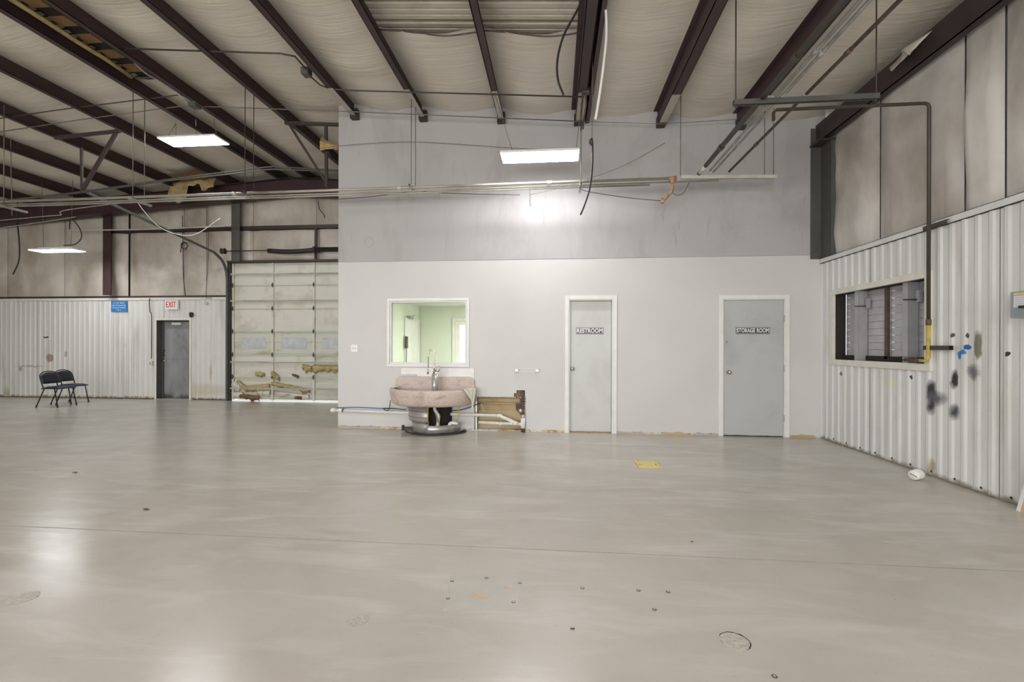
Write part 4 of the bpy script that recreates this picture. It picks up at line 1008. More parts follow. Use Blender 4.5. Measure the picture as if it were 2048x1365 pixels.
# ---- horn loudspeaker
hc = oY(657, 293, 7.15)
t = thing('horn_speaker', 'yellowed horn loudspeaker fixed by the partition corner', 'speaker', hc)
obj('horn', MB().rev([(.11, -.10), (.105, -.09), (.07, -.02), (.045, .06), (.03, .12), (.0, .12)], hc + Vector((-.02, 0, .02)), (.9, .3, -.1), 4, smooth=False), 'foam', t, solid=.008)
obj('driver', MB().tube([hc + Vector((.07, .03, .01)), hc + Vector((.15, .06, .0))], .05, 12), 'copper', t)
obj('bracket', MB().box(hc.x - .02, hc.x + .0, hc.y, hc.y + .08, hc.z - .12, hc.z - .08), 'steel_dk', t)

# ---- light switch, towel bar, detector ring
p = oY(709, 697, YW)
t = thing('wall_outlet', 'white square outlet plate left of the office window', 'outlet', p)
obj('plate', MB().box(p.x - .055, p.x + .055, YW - .010, YW - .001, p.z - .058, p.z + .058), 'white_pl', t, bevel=.003)
for dx in (-.02, .02): obj('socket', MB().box(p.x + dx - .006, p.x + dx + .006, YW - .012, YW - .0095, p.z - .006, p.z + .006), 'cavity', t)
a = oY(1030, 741, YW); b = oY(1078, 741, YW)
t = thing('towel_bar', 'clear wall bar with two grey brackets right of the basin', 'bar', a)
obj('bracket', MB().box(a.x, a.x + .055, YW - .03, YW - .001, a.z - .022, a.z + .022), 'galv', t, bevel=.003); obj('bracket', MB().box(b.x - .055, b.x, YW - .03, YW - .001, a.z - .022, a.z + .022), 'galv', t, bevel=.003)
obj('bar', MB().box(a.x + .0, b.x - .0, YW - .026, YW - .020, a.z + .026, a.z + .032).box(a.x + .05, b.x - .05, YW - .026, YW - .020, a.z - .024, a.z - .019), 'white_pl', t)
p = oY(738, 485, YW - .005); tag(obj('mounting_ring', MB().rev([(.085, 0), (.085, .004), (.07, .004), (.07, 0)], p, (0, -1, 0), 24), 'wall_up', None, loc=p), 'faint round mounting mark high on the partition left', 'ring')
pts = [oY(1430, 684, YW - .004), oY(1440, 684, YW - .004)]
tag(obj('latch_strap', MB().box(pts[0].x - .01, pts[1].x + .03, YW - .008, YW - .001, pts[0].z - .022, pts[0].z + .018), 'wall_low', None, loc=pts[0]), 'pale painted-over latch plate left of the storage door', 'latch')

# ---- signs
def sign(px0, py0, px1, py1, body, label, Y, size, sx):
    a = oY(px0, py0, Y); b = oY(px1, py1, Y); c = (a + b) / 2
    t = thing('door_sign', label, 'sign', (c.x, Y, c.z))
    wd, hg = (b.x - a.x) / 2, (a.z - b.z) / 2
    obj('plate', MB().box(c.x - wd, c.x + wd, Y - .003, Y - .0005, c.z - hg, c.z + hg), 'ink', t)
    lw = .004; o = .006
    obj('border', MB().box(c.x - wd + o, c.x + wd - o, Y - .0042, Y - .0028, c.z + hg - o - lw, c.z + hg - o).box(c.x - wd + o, c.x + wd - o, Y - .0042, Y - .0028, c.z - hg + o, c.z - hg + o + lw).box(c.x - wd + o, c.x - wd + o + lw, Y - .0042, Y - .0028, c.z - hg + o, c.z + hg - o).box(c.x + wd - o - lw, c.x + wd - o, Y - .0042, Y - .0028, c.z - hg + o, c.z + hg - o), 'white_pl', t)
    q = text('lettering', body, size, (c.x, Y - .0045, c.z), t, 'white_pl', off=.0026, sx=sx)
    ws = max(v.co.x for v in q.data.vertices) - min(v.co.x for v in q.data.vertices); hs = max(v.co.y for v in q.data.vertices) - min(v.co.y for v in q.data.vertices)
    q.scale = ((2 * wd - .03) / ws, (2 * hg - .036) / hs, 1)
sign(1152, 655.5, 1207, 669, 'RESTROOM', 'black RESTROOM sign with white letters on a door', YW + .055, .082, .90)
sign(1471.5, 655, 1540, 668.5, 'STORAGE ROOM', 'black STORAGE ROOM sign with white letters on a door', YW + .004, .082, .80)
a = oY(330.5, 602, YB - .08); b = oY(353, 618.5, YB - .08); c = (a + b) / 2
t = thing('exit_sign', 'white EXIT sign with red letters above the back door', 'sign', c)
obj('case', MB().box(a.x - .01, b.x + .02, YB - .08, YB - .02, b.z - .01, a.z + .01), 'white_pl', t, bevel=.004)
text('lettering', 'EXIT', .20, (c.x, YB - .083, c.z), t, 'red', off=.002, sx=.62)
a = oY(222.5, 602.5, YB - .03); b = oY(253.5, 624, YB - .03); c = (a + b) / 2
t = thing('notice_sign', 'small blue notice with pale lettering on the ribbed back wall', 'sign', c)
obj('plate', MB().box(a.x, b.x, YB - .034, YB - .026, b.z, a.z), 'blue_sign', t)
rnd = random.Random(3); wd = b.x - a.x; hg = a.z - b.z
mb = MB()
for row, (w0, w1_) in enumerate(((.14, .86), (.05, .93), (.08, .9), (.34, .62))):
    x = a.x + wd * w0; zc_ = a.z - hg * (.19 + row * .215)
    while x < a.x + wd * w1_:
        lw = wd * rnd.choice((.045, .055, .06)); 
        mb.box(x, x + lw * .3, YB - .0365, YB - .034, zc_ - hg * .06, zc_ + hg * .06); mb.box(x, x + lw * .8, YB - .0365, YB - .034, zc_ + hg * (.03 if rnd.random() > .5 else -.06), zc_ + hg * (.06 if rnd.random() > .5 else -.02))
        x += lw * (1.15 if rnd.random() > .16 else 2.0)
obj('lettering', mb, 'pale', t)['kind'] = 'stuff'
# shield shaped plate, conduit and outlet on the back wall
c = oY(382.5, 630, YB - .03)
o_ = [(c.x - .055, c.z + .05), (c.x, c.z + .065), (c.x + .055, c.z + .05), (c.x + .052, c.z - .03), (c.x + .02, c.z - .065), (c.x - .02, c.z - .065), (c.x - .052, c.z - .03)]
tag(obj('shield_plate', MB().prism([(x, YB - .035, z) for x, z in o_], (0, .01, 0)), 'black', None, loc=c), 'black shield shaped plate right of the exit sign', 'plate')
t = thing('wall_outlet', 'grey outlet box with conduit beside the back exit door', 'outlet', oY(301, 727, YB))
cpts = [oY(*q, YB - .045) for q in ((299, 597), (298.5, 610), (300, 625), (303, 632), (303, 700), (302.5, 718))]
obj('conduit', MB().tube(cr(cpts, 3), .009, 6), 'pipe_dark', t)
c = oY(302, 727, YB - .05); obj('box', MB().box(c.x - .04, c.x + .04, YB - .075, YB - .02, c.z - .055, c.z + .055), 'cream', t, bevel=.004)
for dz in (.02, -.02): obj('socket', MB().box(c.x - .012, c.x + .012, YB - .078, YB - .074, c.z + dz - .01, c.z + dz + .01), 'cavity', t)
c = oY(412, 607, YB - .06); t = thing('door_sensor', 'small grey bracket and sensor on the back wall flashing', 'sensor', c)
obj('arm', MB().box(c.x - .02, c.x + .14, YB - .06, YB - .03, oY(412, 597, YB).z - .012, oY(412, 597, YB).z + .012), 'galv', t); obj('body', MB().box(c.x - .02, c.x + .03, YB - .07, YB - .03, c.z - .03, c.z + .03), 'galv', t, bevel=.004)

# ---- electrical box at the right edge
FX = XR - .13
a = oX(2020.5, 585, FX); b = oX(2020.5, 637, FX); y0 = a.y
t = thing('disconnect_switch', 'grey electrical disconnect box on the right wall', 'box', (FX, y0 - .12, b.z))
obj('enclosure', MB().box(FX, XR - .02, y0 - .26, y0, b.z, a.z), 'box_grey', t, bevel=.004)
obj('label_plate', MB().box(FX - .002, FX, y0 - .20, y0 - .03, b.z + .085, a.z - .035), 'paper', t)
obj('label_strip', MB().box(FX - .002, FX, y0 - .20, y0 - .03, a.z - .03, a.z - .012), 'yellow', t)
mb = MB()
for k in range(5): mb.box(FX - .003, FX - .002, y0 - .18, y0 - .045, a.z - .052 - k * .018, a.z - .048 - k * .018)
obj('label_print', mb, 'slab', t)
obj('switch_handle', MB().beam((FX - .02, y0 - .10, b.z + .085), (FX - .03, y0 - .26, b.z + .08), .03, .022), 'black', t, bevel=.004)
obj('conduit', MB().tube(cr([(XR - .07, y0 - .10, a.z), (XR - .07, y0 - .10, a.z + .06), (XR - .05, y0 - .13, a.z + .14), (XR - .05, y0 - .13, a.z + .3)], 4) + [Vector((XR - .05, y0 - .13, H + 3.1))], .016, 9), 'white_pl', t)
obj('cable_gland', MB().tube([(XR - .07, y0 - .14, b.z), (XR - .07, y0 - .14, b.z - .035)], .02, 8), 'steel_dk', t)
# ---- plywood sheet leaning at the right edge
a = oX(2036, 1020, XR - .16); yy = oZ(2034, 1022, 0)
t = thing('plywood_sheet', 'plywood sheet with white edge leaning on the right wall', 'board', (yy.x, yy.y, 0))
mb = MB().prism([(yy.x + .0, yy.y, .0), (yy.x + .016, yy.y, 0), (XR - .026, yy.y - .05, .52), (XR - .042, yy.y - .05, .52)], (0, -.9, 0)); obj('panel', mb, 'wood', t)
obj('edge_strip', MB().prism([(yy.x - .003, yy.y + .004, .0), (yy.x + .018, yy.y + .004, 0), (XR - .026, yy.y - .046, .52), (XR - .045, yy.y - .046, .52)], (0, -.028, 0)), 'frame_w', t)

# ---- white pipe plug on the floor
c = oZ(1833, 960, 0); c.z = .052; ax = Vector((.86, .5, 0)).normalized()
t = thing('pvc_plug', 'white plastic pipe plug lying on the floor by the right wall', 'plug', (c.x, c.y, 0))
obj('body', MB().rev([(.0, -.055), (.046, -.055), (.049, -.05), (.049, .01), (.052, .012), (.052, .055), (.045, .055), (.045, -.02), (0, -.02)], c, ax, 24), 'pvc', t)
obj('slot', MB().beam(c - ax * .0565 + ax.cross(Vector((0, 0, 1))) * -.03 + Vector((0, 0, .008)), c - ax * .0565 + ax.cross(Vector((0, 0, 1))) * .03 - Vector((0, 0, .012)), .003, .006), 'steel_grey', t)

# ---- yellow floor plate
q = [oZ(*p, .0) for p in ((1268, 923), (1309, 923.5), (1324, 937), (1279, 937))]
def inset(q, du0, du1, dv0, dv1):
    f = lambda u, v: (q[0] * (1 - u) + q[1] * u) * (1 - v) + (q[3] * (1 - u) + q[2] * u) * v
    return [f(du0, dv0), f(du1, dv0), f(du1, dv1), f(du0, dv1)]
t = thing('floor_plate', 'yellow painted plate with two raised strips on the floor', 'plate', (q[0] + q[2]) / 2)
obj('plate', MB().prism([p + Vector((0, 0, .001)) for p in inset(q, .06, .95, .05, 1)][::-1], (0, 0, .006)), 'yellow', t)
for u0, u1 in ((0, .08), (.92, 1)):
    obj('strip', MB().prism([p + Vector((0, 0, .001)) for p in inset(q, u0, u1, 0, 1)][::-1], (0, 0, .014)), 'yellow', t)
for u in (.13, .87): obj('finger_slot', MB().prism([p + Vector((0, 0, .007)) for p in inset(q, u - .035, u + .035, .52, .60)][::-1], (0, 0, .0008)), 'pipe_rust', t)

# ---- patches, plugs and bolts set in the floor
def disc(c, rx, ry, n=22, z=.0012, jag=.08, seed=0, ang=0):
    rr = random.Random(seed); o_ = []
    for k in range(n):
        a_ = 2 * PI * k / n; s_ = 1 + jag * (rr.random() - .5); x = rx * s_ * math.cos(a_); y = ry * s_ * math.sin(a_)
        o_.append((c.x + x * math.cos(ang) - y * math.sin(ang), c.y + x * math.sin(ang) + y * math.cos(ang), z * 0 + .0006))
    return MB().prism(o_, (0, 0, z))
for k, (px_, py_, r, lab) in enumerate(((1469, 1284, .062, 'rough round mortar plug with a dark rim in the right foreground'), (716, 1241, .050, 'pale round mortar patch left of the bolted floor area'), (45, 1197, .066, 'worn round patch in the floor at the far left'), (1026, 939, .09, 'pale scuffed patch in the floor beyond the joint'))):
    c = oZ(px_, py_, 0); t = thing('floor_plug', lab, 'patch', c)
    if k == 0: obj('rim', disc(c + Vector((.003, .004, 0)), r * 1.06, r * 1.06, z=.0008, seed=9), 'cavity', t)
    obj('mortar', disc(c, r, r * (1 if k < 3 else .6), z=.0018 if k == 0 else .001, seed=k), 'patch', t)
q = [oZ(*p, 0) for p in ((897, 1150), (1046, 1152), (1040, 1224), (882, 1222))]
t = thing('floor_patch', 'faint pale square area with rust stains in the floor foreground', 'patch', (q[0] + q[2]) / 2)
obj('mark', MB().prism([p + Vector((0, 0, .0001)) for p in inset(q, .03, .97, .0, 1) ][::-1], (0, 0, .0004)), 'plate_mark', t)
bolt_px = ((904, 1163), (973, 1157), (896, 1198), (1027, 1205), (1040, 1167), (1165, 1177), (1277, 1182), (1336, 1185), (1309, 1220), (1549, 1354))
for k, (px_, py_) in enumerate(bolt_px):
    c = oZ(px_, py_, 0)
    lab = ('anchor bolt at the far left corner of the rust stained floor area', 'anchor bolt midway along the far side of the rust stained area', 'anchor bolt at the near left corner of the rust stained area', 'anchor bolt at the near right corner of the rust stained area', 'anchor bolt with white marks right of the smaller rust stain', 'dark bolt hole just right of the rust stained area', 'dark bolt hole in the floor, second to the right of the rust stains', 'dark bolt hole farthest right of the rust stains', 'dark bolt hole nearer the camera than the other three', 'bolt stub with white mark at the bottom edge')[k]
    t = thing('anchor_bolt', lab, 'bolt', c, 'cut-off anchor bolts in the floor' if k < 5 else 'bolt holes in the floor' if k < 9 else None)
    obj('hole', disc(c, .011, .011, 14, .0008, .1, k), 'pipe_dark' if k > 4 else 'steel_grey', t); obj('stub', disc(c, .006, .006, 10, .0022, .1, k + 50), 'galv', t)
for px_, py_, rx, ry, lab in ((958, 1194, .05, .022, 'larger orange rust stain inside the bolted floor area'), (1013, 1177, .014, .018, 'smaller orange rust stain inside the bolted floor area')):
    c = oZ(px_, py_, 0); tag(obj('rust_stain', disc(c, rx, ry, 18, .0006, .5, 4), 'rust', None, loc=c), lab, 'stain')
# bits of debris
for k, (px_, py_, s_, mt_, lab) in enumerate(((150, 947, .03, 'steel_dk', 'small dark scrap on the floor at the left'), (293, 1021, .03, 'steel_dk', 'thin curled scrap on the floor left of the joint'), (241, 799, .05, 'black', 'black scrap on the floor at the foot of the back wall'),
                                         (1145, 1260, .012, 'steel_dk', 'dark chip on the floor right of the rust stains'), (1384, 1085, .010, 'steel_dk', 'tiny dark chip on the floor beyond the mortar plug'))):
    c = oZ(px_, py_, 0); mb = MB()
    mb.grid(lambda u, v: (c.x + s_ * (u - .5) * 1.6, c.y + s_ * .5 * (v - .5), .002 + s_ * .35 * abs(math.sin(u * 4 + v * 2 + k))), 5, 2)
    tag(obj('debris', mb, mt_, None, loc=c, solid=.003), lab, 'debris', None)
# ---- wash basin
BX, BR, BD = -1.885, .675, .60      # centre, half width, depth of the half round bowl
def dsh(sc, z, n=40, ex=2.35, back=.02):
    o_ = []
    for k in range(n + 1):
        a_ = PI * k / n; ca, sa = math.cos(a_), math.sin(a_)
        r = (abs(ca) ** ex + abs(sa) ** ex) ** (-1 / ex)
        o_.append((BX - BR * sc * r * ca, YW - .012 - back - BD * sc * r * sa if True else 0, z))
    return o_
def loft(mb, rings):
    b = len(mb.v); n = len(rings[0])
    for r in rings: mb.v += [Vector(p) for p in r]
    for i in range(len(rings) - 1):
        for k in range(n - 1):
            mb.f.append([b + i * n + k, b + i * n + k + 1, b + (i + 1) * n + k + 1, b + (i + 1) * n + k]); mb.sm.append(True)
    return mb
t = thing('wash_basin', 'pink terrazzo half round wash basin on a streaked steel pedestal', 'sink', (BX, YW - .25, 0))
zr_ = .675
def tl(z): return z
rings = [dsh(.80, .425), dsh(.90, .435), dsh(.955, .465), dsh(.985, .53), dsh(1.0, .60), dsh(1.0, .655), dsh(.995, zr_ - .004), dsh(.985, zr_), dsh(.955, zr_), dsh(.94, zr_ - .008), dsh(.92, .62), dsh(.86, .57), dsh(.62, .55), dsh(.2, .54)]
mb = loft(MB(), rings); n = 41
mb.face(dsh(.80, .425)); mb.face([(p[0], p[1], p[2]) for p in dsh(.2, .54)][::-1])
bowl = obj('bowl', mb, 'terrazzo', t)
# back splash: rounded upright slab
a = oY(790, 753, YW - .05); b = oY(948, 753, YW - .05); z_t = a.z; hw = .60
o_ = [(BX - hw - .05, .44), (BX + hw + .05, .44)]
for k in range(7): a_ = PI / 2 * k / 6; o_.append((BX + hw - .07 + .10 * math.cos(a_) , z_t - .07 + .07 * math.sin(a_)))
for k in range(7): a_ = PI / 2 + PI / 2 * k / 6; o_.append((BX - hw + .07 + .10 * math.cos(a_), z_t - .07 + .07 * math.sin(a_)))
obj('backsplash', MB().prism([(x, YW - .058, z) for x, z in o_], (0, .044, 0)), 'terrazzo', t, bevel=.008)
# soap ledges at the ends of the rim
for sx_ in (-1, 1): obj('end_ledge', MB().box(BX + sx_ * (BR - .045) - .04, BX + sx_ * (BR - .045) + .04, YW - .22, YW - .03, zr_ - .05, zr_ + .008), 'terrazzo', t, bevel=.012)
lbl(obj('rim_edge', MB().tube([(p[0], p[1], zr_ - .001) for p in dsh(.972, zr_)], .010, 6), 'patch', t), 'worn pale rim')
# pedestal
PR = .425; pc = Vector((-1.865, YW - .015, 0))
def arcpts(r, a0, a1, z, n=18): return [(pc.x - r * math.cos(a0 + (a1 - a0) * k / n), pc.y - r * math.sin(a0 + (a1 - a0) * k / n), z) for k in range(n + 1)]
aa0, aa1 = 0.0, None
# the angle where the removed access panel begins (seen at x=855) and ends (x=918)
def ang(px): # crossing of the pixel column with the drum
    best = None
    for k in range(400):
        a_ = PI * k / 400; x = pc.x - PR * math.cos(a_); y = pc.y - PR * math.sin(a_)
        p = oY(px, 830, y); d = abs(p.x - x)
        if (best is None or d < best[0]) and (a_ > .5): best = (d, a_)
    return best[1]
A1, A2 = ang(856), ang(919)
dr_ = loft(MB(), [arcpts(PR, 0, A1, .43), arcpts(PR, 0, A1, .20), arcpts(PR - .012, 0, A1, .185)])
obj('drum', dr_, 'stainless', t, solid=.006)
for z in (.345, .255): obj('band_seam', MB().tube(arcpts(PR + .003, 0, A1, z + .0, 20), .0035, 5), 'pipe_dark', t)
obj('base_band', loft(MB(), [arcpts(PR - .05, 0, A1, .20), arcpts(PR - .05, 0, A1, .0)]), 'stainless', t, solid=.006)
lbl(obj('base_band', loft(MB(), [arcpts(PR - .035, A1 - .1, PI, .135), arcpts(PR - .035, A1 - .1, PI, .015)]), 'galv', t, solid=.006), 'bright lower band below the open access hole')
obj('panel_edge', MB().tube([Vector(arcpts(PR, A1, A1, .425)[0]), Vector(arcpts(PR, A1, A1, .19)[0])], .007, 6), 'yellow_pipe', t)
pp = arcpts(PR - .01, A2, A2 + .12, 0, 2)
obj('panel_post', MB().tube([(pp[0][0], pp[0][1], .43), (pp[0][0], pp[0][1], .24), (pp[0][0] - .03, pp[0][1], .17), (pp[0][0] - .06, pp[0][1], .14)], .009, 7), 'yellow_pipe', t)
obj('inner_shell', loft(MB(), [arcpts(.25, 0, PI, .43), arcpts(.25, 0, PI, .0)]), 'cavity', t, solid=.004)
c = oY(876, 830, 6.80); obj('trap_pipe', MB().tube(cr([(c.x - .04, 6.74, .43), (c.x - .03, 6.74, .36), (c.x + .03, 6.72, .28), (c.x + .02, 6.72, .18), (c.x + .02, 6.72, .05)], 4), .026, 10), 'pipe_white', t)
c = oY(905, 846, 6.72); obj('waste_elbow', MB().tube(cr([(c.x - .08, 6.80, .09), (c.x - .05, 6.79, .155), (c.x, 6.78, .165), (c.x + .06, 6.80, .15)], 4), .026, 10), 'pvc', t)
for k, (x0_, dx) in enumerate(((-.17, .02), (-.09, -.03), (-.02, .03), (.06, .0))):
    x = pc.x + x0_ + .06; obj('supply_hose', MB().tube(cr([(x, 6.78, .43), (x + dx, 6.72, .32), (x + dx * 2, 6.70, .2), (x, 6.75, .02)], 4), .009, 6), ('pipe_dark', 'galv', 'rod', 'black')[k], t)
obj('foot_ring', MB().tube([Vector((pc.x - (PR + .05) * math.cos(a_), pc.y - (PR + .03) * math.sin(a_), .018 + .006 * math.sin(a_ * 7))) for a_ in [PI * .02 + PI * .95 * k / 30 for k in range(31)]], .010, 8), 'black', t)
obj('foot_ring', MB().tube([Vector((pc.x + .01 - (PR + .08) * math.cos(a_), pc.y - (PR + .045) * math.sin(a_), .012)) for a_ in [PI * .3 + PI * .62 * k / 24 for k in range(25)]], .009, 7), 'steel_dk', t)
obj('foot_bracket', MB().box(pc.x - PR - .06, pc.x - PR + .10, YW - .22, YW - .18, .04, .075).box(pc.x - PR - .065, pc.x - PR - .04, YW - .23, YW - .17, .02, .10), 'steel_dk', t)
for a_, z in ((A1 - .07, .17), (A1 + .03, .15), (A1 + .12, .145)):
    v = Vector((pc.x - (PR - .03) * math.cos(a_), pc.y - (PR - .03) * math.sin(a_), z)); obj('screw', MB().rev([(0, .008), (.008, .004), (.009, 0)], v, (-math.cos(a_), -math.sin(a_), 0), 8), 'pipe_dark', t)
# ---- spray column and tap, part of the basin
ca = oY(869.5, 778, 6.82); cb = oY(870, 749, 6.82)
obj('spray_column', MB().tube([(ca.x, 6.82, .55), (ca.x, 6.82, cb.z)], .046, 20), 'stainless', t)
fc = thing('faucet', 'tall gooseneck spray tap standing on the basin column', 'faucet', (ca.x, 6.82, cb.z))
obj('base', MB().rev([(.0, .0), (.040, .0), (.042, .012), (.03, .016), (.022, .06), (.018, .075), (.0, .075)], (ca.x, 6.82, cb.z), (0, 0, 1), 18), 'knob', fc)
zt = oY(861, 701, 6.82).z; xl = oY(856.5, 712, 6.82).x
obj('spout', MB().tube(cr([(ca.x - .01, 6.82, cb.z + .05), (ca.x - .01, 6.82, zt - .06), (ca.x - .025, 6.82, zt - .015), (ca.x - .052, 6.82, zt), ((ca.x + xl) / 2 - .035, 6.82, zt - .012), (xl, 6.82, zt - .06), (xl, 6.82, zt - .10)], 6), .0115, 10), 'knob', fc)
obj('spray_hose', MB().tube([(xl, 6.82, zt - .10), (xl + .002, 6.82, cb.z + .08)], .005, 6), 'steel_dk', fc)
obj('spray_head', MB().tube([(xl + .002, 6.82, cb.z + .10), (xl - .004, 6.82, cb.z + .05), (xl - .006, 6.82, cb.z + .0)], [.007, .012, .015], 10), 'knob', fc)
obj('mixer_body', MB().tube([(ca.x, 6.82, cb.z + .055), (ca.x + .07, 6.81, cb.z + .058)], .017, 12), 'knob', fc)
obj('lever', MB().tube([(ca.x + .07, 6.81, cb.z + .058), (ca.x + .085, 6.81, cb.z + .09), (ca.x + .06, 6.80, cb.z + .125)], .005, 7), 'knob', fc)
# ---- things on the basin
rc = Vector((BX + BR - .05, YW - .17, zr_))
def rimpt(a_, k):
    ca, sa = math.cos(a_), math.sin(a_); r_ = (abs(ca) ** 2.35 + abs(sa) ** 2.35) ** (-1 / 2.35)
    return Vector((BX + BR * k * r_ * ca, YW - .03 - BD * k * r_ * sa, 0))
def ragf(u, v):
    s_ = u * .40; a_ = math.radians(14 + 26 * (v if s_ < .13 else .5 + (v - .5) * (1 - .8 * (s_ - .13) / .27)) )
    if s_ < .10: p_ = rimpt(a_, .86 + s_ * 1.5); z = zr_ - .02 + .03 * min(1, s_ / .03) + .008 * math.sin(v * 15)
    else: p_ = rimpt(a_, 1.022 + .012 * math.sin(v * 16)); z = zr_ + .012 - (s_ - .10) * .95 * (.75 + .35 * math.sin(v * 5 + .6))
    return (p_.x, p_.y, z)
rg = obj('rag', MB().grid(ragf, 20, 14), 'rag', None, loc=rc, solid=.004); tag(rg, 'crumpled white rag draped over the right rim of the basin', 'rag')
p = Vector((BX - BR + .07, YW - .14, zr_ + .012))
t = thing('soap_wad', 'small white wad with dark specks on the left rim', 'wad', p)
obj('wad', MB().grid(lambda u, v: (p.x - .04 + .10 * u, p.y - .05 + .1 * v, p.z + .022 * math.sin(PI * u) * math.sin(PI * v) + .008 * fr((u * 5, v * 5, 2))), 8, 8), 'rag', t, solid=.004)
for dx in (-.005, .03): obj('speck', MB().rev([(0, .008), (.006, .004), (.006, 0)], p + Vector((dx, -.03, .012)), (0, -.5, 1), 7), 'steel_grey', t)
p = oY(815, 747, YW - .03); t = thing('paper_stack', 'few white papers resting behind the basin against the wall', 'paper', (p.x, YW - .04, z_t))
for k in range(3):
    obj('sheet', MB().prism([(p.x - .13 + .01 * k, YW - .055, z_t + .001 + .006 * k), (p.x + .13 - .02 * k, YW - .055, z_t + .001 + .009 * k), (p.x + .16 - .03 * k, YW - .016, z_t + .03 + .006 * k), (p.x - .12, YW - .016, z_t + .012 + .006 * k)], (0, 0, .003)), 'paper', t)

# ---- waste pipes along the foot of the partition
def pw(px, py, Y=YW - .07): return oY(px, py, Y)
YY = YW - .055
a = pw(664, 821, YY); b = pw(1001, 832, YY); c = pw(1035, 848, YY + .03)
t = thing('waste_pipe', 'long white plastic pipe passing behind the basin to the broken wall', 'pipe', a)
obj('run', MB().tube([a, b], .026, 12), 'pvc', t)
obj('end_cap', MB().rev([(0, -.03), (.02, -.025), (.034, -.0), (.034, .05), (.0, .05)], a, (1, 0, 0), 14), 'pvc', t)
obj('coupling', MB().tube([a + Vector((.1, 0, 0)), a + Vector((.17, 0, 0))], .033, 12), 'pvc', t)
obj('elbow', MB().tube(cr([b - Vector((.05, 0, 0)), b, b + Vector((.03, .0, -.02)), c - Vector((.02, 0, -.01)), c], 4), .027, 12), 'pvc', t)
obj('pipe_strap', MB().rev([(.029, -.008), (.029, .008)], a + Vector((.19, 0, 0)), (1, 0, 0), 14), 'pipe_dark', t)
a2 = pw(957, 845, YY + .02); b2 = pw(1040, 849, YY + .03)
t = thing('waste_pipe', 'short lower white pipe ending in a tee inside the broken wall', 'pipe', a2)
obj('run', MB().tube([a2, b2], .024, 12), 'pvc', t)
for px_ in (1002, 1022, 1030): q = pw(px_, 847.5, YY + .025); obj('coupling', MB().tube([q - Vector((.028, 0, 0)), q + Vector((.028, 0, 0))], .031, 12), 'pvc', t)
q = pw(1046, 849, YY + .035); obj('tee', MB().tube([q - Vector((.05, 0, 0)), q], .03, 12).tube([q + Vector((0, 0, .10)), q - Vector((0, 0, .06))], .036, 12), 'pvc', t)
q2 = pw(1046, 834, YY + .04); obj('band_clamp', MB().tube([q2 + Vector((0, 0, .035)), q2 - Vector((0, 0, .035))], .036, 14), 'galv', t)
q2 = pw(1046, 858, YY + .04); obj('floor_riser', MB().tube([q2 + Vector((0, 0, .03)), (q2.x, q2.y, 0)], .032, 12), 'pipe_rust', t)
t = thing('iron_elbow', 'brown iron waste elbow in the hole above the white tee', 'pipe', pw(1036, 812, YY + .05))
pts = [pw(1035, 808, YY + .05), pw(1036, 818, YY + .05), pw(1041, 824, YY + .045), pw(1046, 832, YY + .04)]
obj('run', MB().tube(cr(pts, 4), .028, 12), 'pipe_rust', t); obj('band_clamp', MB().tube([pw(1039, 819, YY + .05), pw(1043, 825, YY + .045)], .034, 14), 'galv', t)
t = thing('valve_cluster', 'two rusty stub fittings at the top of the broken wall hole', 'fitting', pw(1042, 795, YW))
for px_, py_ in ((1034.5, 795), (1046, 795), (1046, 804)):
    q = pw(px_, py_, YW + .02); r_ = .026 if py_ < 800 and px_ < 1040 else .016
    obj('stub', MB().rev([(r_, .0), (r_, .06), (r_ * .55, .06), (r_ * .55, .02), (0, .02)], q, (0, -1, 0), 14), 'copper' if r_ > .02 else 'pipe_rust', t); obj('bore', MB().rev([(r_ * .55, .045), (0, .045)], q, (0, -1, 0), 12), 'black', t)
obj('manifold', MB().box(pw(1040, 790, YW).x, pw(1049, 790, YW).x, YW + .02, YW + .06, pw(1045, 818, YW).z, pw(1045, 782, YW).z), 'pipe_rust', t, bevel=.006)
obj('feed_pipe', MB().tube([pw(966, 806, YW + .04), pw(1048, 808, YW + .04)], .010, 8), 'tan', t)
cable('water_line', 'thin blue water line along the foot of the partition', [(674, 816), (716, 815.5), (760, 817.5), (790, 818)], YW - .06, .007, 'blue', 'hose')
cable('supply_cable', 'black line looping below the left side of the basin', [(781, 801), (779, 815), (775, 822), (770, 820), (769, 817), (812, 820)], YW - .12, .006, 'black', 'cable')
cable('supply_cable', 'black line crossing from the basin to the wall stud', [(815, 816), (850, 820), (905, 822), (930, 818), (963, 806)], YW - .10, .007, 'black', 'cable')
cable('loose_wire', 'pale loose wire end by the broken wall stud', [(962, 806), (965, 815), (968, 824)], YW - .05, .004, 'rag', 'wire')
# plastic scrap and black strap on the floor by the pedestal
for k, (pts_, mt_, lab) in enumerate(((((885, 865), (905, 868), (928, 862), (935, 857)), 'black', 'black strap curling on the floor at the right of the pedestal'), (((893, 864), (898, 868), (912, 867)), 'rag', 'pale scrap on the floor in front of the pedestal'))):
    pts = [oZ(x, y, .01) for x, y in pts_]; tag(obj('floor_strap', MB().tube(cr(pts, 4), .008, 6), mt_, None, loc=pts[0]), lab, 'strap')
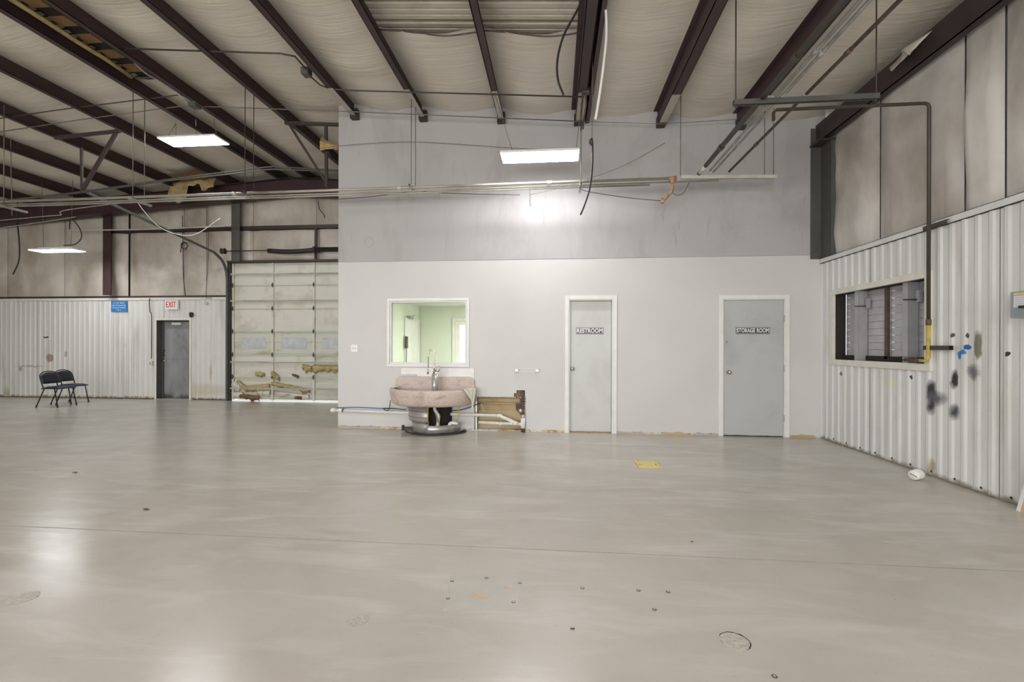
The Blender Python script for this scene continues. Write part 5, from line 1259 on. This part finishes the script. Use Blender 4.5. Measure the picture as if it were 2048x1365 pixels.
# ---- things in the office seen through the window
p = oX(813, 682, OX0 + .05); t = thing('wall_brush', 'grey brush with a thin handle on the office wall', 'brush', p)
y_ = p.y
top = oX(813, 652, OX0 + .05).z; mid = oX(813, 663, OX0 + .05).z if False else oX(813, 706, OX0 + .05).z
obj('head', MB().box(OX0 + .03, OX0 + .07, y_ - .05, y_ + .05, oX(813, 697, OX0 + .05).z + .0, oX(813, 683, OX0 + .05).z + .10), 'steel_grey', t, bevel=.005)
obj('handle', MB().tube([(OX0 + .05, y_, oX(813, 697, OX0 + .05).z), (OX0 + .05, y_, .6)], .008, 6), 'steel_grey', t)

# ---- folding chairs
def make_chair(label):
    t = thing('padded_chair', label, 'chair', (0, 0, 0), 'navy padded chairs by the ribbed back wall')
    W = .20; r = .011
    def padf(u, v):
        x = -.12 + .36 * u; w_ = (W - .012) * (1 - .06 * u); e = min(1, 7 * min(u, 1 - u)) ** .5 * min(1, 7 * min(v, 1 - v)) ** .5
        return (x, -w_ + 2 * w_ * v, .405 + .035 * e)
    sp_ = MB().grid(padf, 14, 12); sp_.box(-.115, .235, -.175, .175, .390, .408); obj('seat', sp_, 'navy2', t)
    for s_ in (-1, 1):
        obj('seat_rail', MB().tube(cr([(-.13, s_ * W, .40), (.17, s_ * W, .40), (.235, s_ * (W - .03), .397), (.24, 0, .397)], 4), r, 8), 'chairfr', t)
        lg = obj('leg', MB().tube([(.15, s_ * (W + .004), .40), (.225, s_ * (W + .014), .012)], r, 8), 'chairfr', t)
        obj('foot_cap', MB().tube([(.222, s_ * (W + .014), .03), (.226, s_ * (W + .014), .0)], .015, 8), 'black', lg)
        lg = obj('leg', MB().tube([(-.06, s_ * (W + .004), .40), (-.22, s_ * (W + .014), .012)], r, 8), 'chairfr', t)
        obj('foot_cap', MB().tube([(-.212, s_ * (W + .014), .03), (-.225, s_ * (W + .014), .0)], .015, 8), 'black', lg)
    pts = [(-.075, -(W + .004), .40), (-.10, -(W + .012), .48), (-.14, -(W + .014), .62)]
    for k in range(1, 12):
        a_ = PI - PI * k / 12; pts.append((-.145 - .04 * math.sin(a_), (W + .014) * math.cos(a_), .64 + .12 * math.sin(a_)))
    pts += [(-.14, W + .014, .62), (-.10, W + .012, .48), (-.075, W + .004, .40)]
    obj('back_frame', MB().tube(pts, r, 8), 'chairfr', t)
    def bf(u, v):
        y = -1 + 2 * u; zt_ = .63 + .105 * math.sqrt(max(0, 1 - (y * .97) ** 2)); z = .50 + (zt_ - .50) * v; e = (min(1, 7 * min(u, 1 - u)) * min(1, 7 * min(v, 1 - v))) ** .5
        return (-.100 - .30 * (z - .50) + .018 * e, y * (W - .002), z)
    obj('backrest', MB().grid(bf, 16, 8), 'navy', t, solid=.014)
    return t
c1_ = make_chair('nearer navy padded chair, at the left front of the pair')
def copy_chair(src, label):
    r_ = src.copy(); C.objects.link(r_); r_['label'] = label
    for ch_ in list(src.children):
        k_ = ch_.copy(); C.objects.link(k_); k_.parent = r_
        for g_ in list(ch_.children): h_ = g_.copy(); C.objects.link(h_); h_.parent = k_
    return r_
c2_ = copy_chair(c1_, 'farther navy padded chair, behind and right of the other')
def place(c, pxA, pxB, pxC):
    A, B_, C_ = (oZ(p[0], p[1], 0) for p in (pxA, pxB, pxC))
    fwd = (B_ - A); ctr = (A + C_) / 2
    c.location = (ctr.x, ctr.y, 0); c.rotation_euler.z = math.atan2(fwd.y, fwd.x)
place(c1_, (74, 815), (115.2, 815), (151.4, 811.2))
c2_.rotation_euler.z = c1_.rotation_euler.z; c2_.location = c1_.location + Vector((-.43, .62, 0)) 
q_ = oZ(140, 806.5, 0); c2_.location = (q_.x, q_.y, 0)
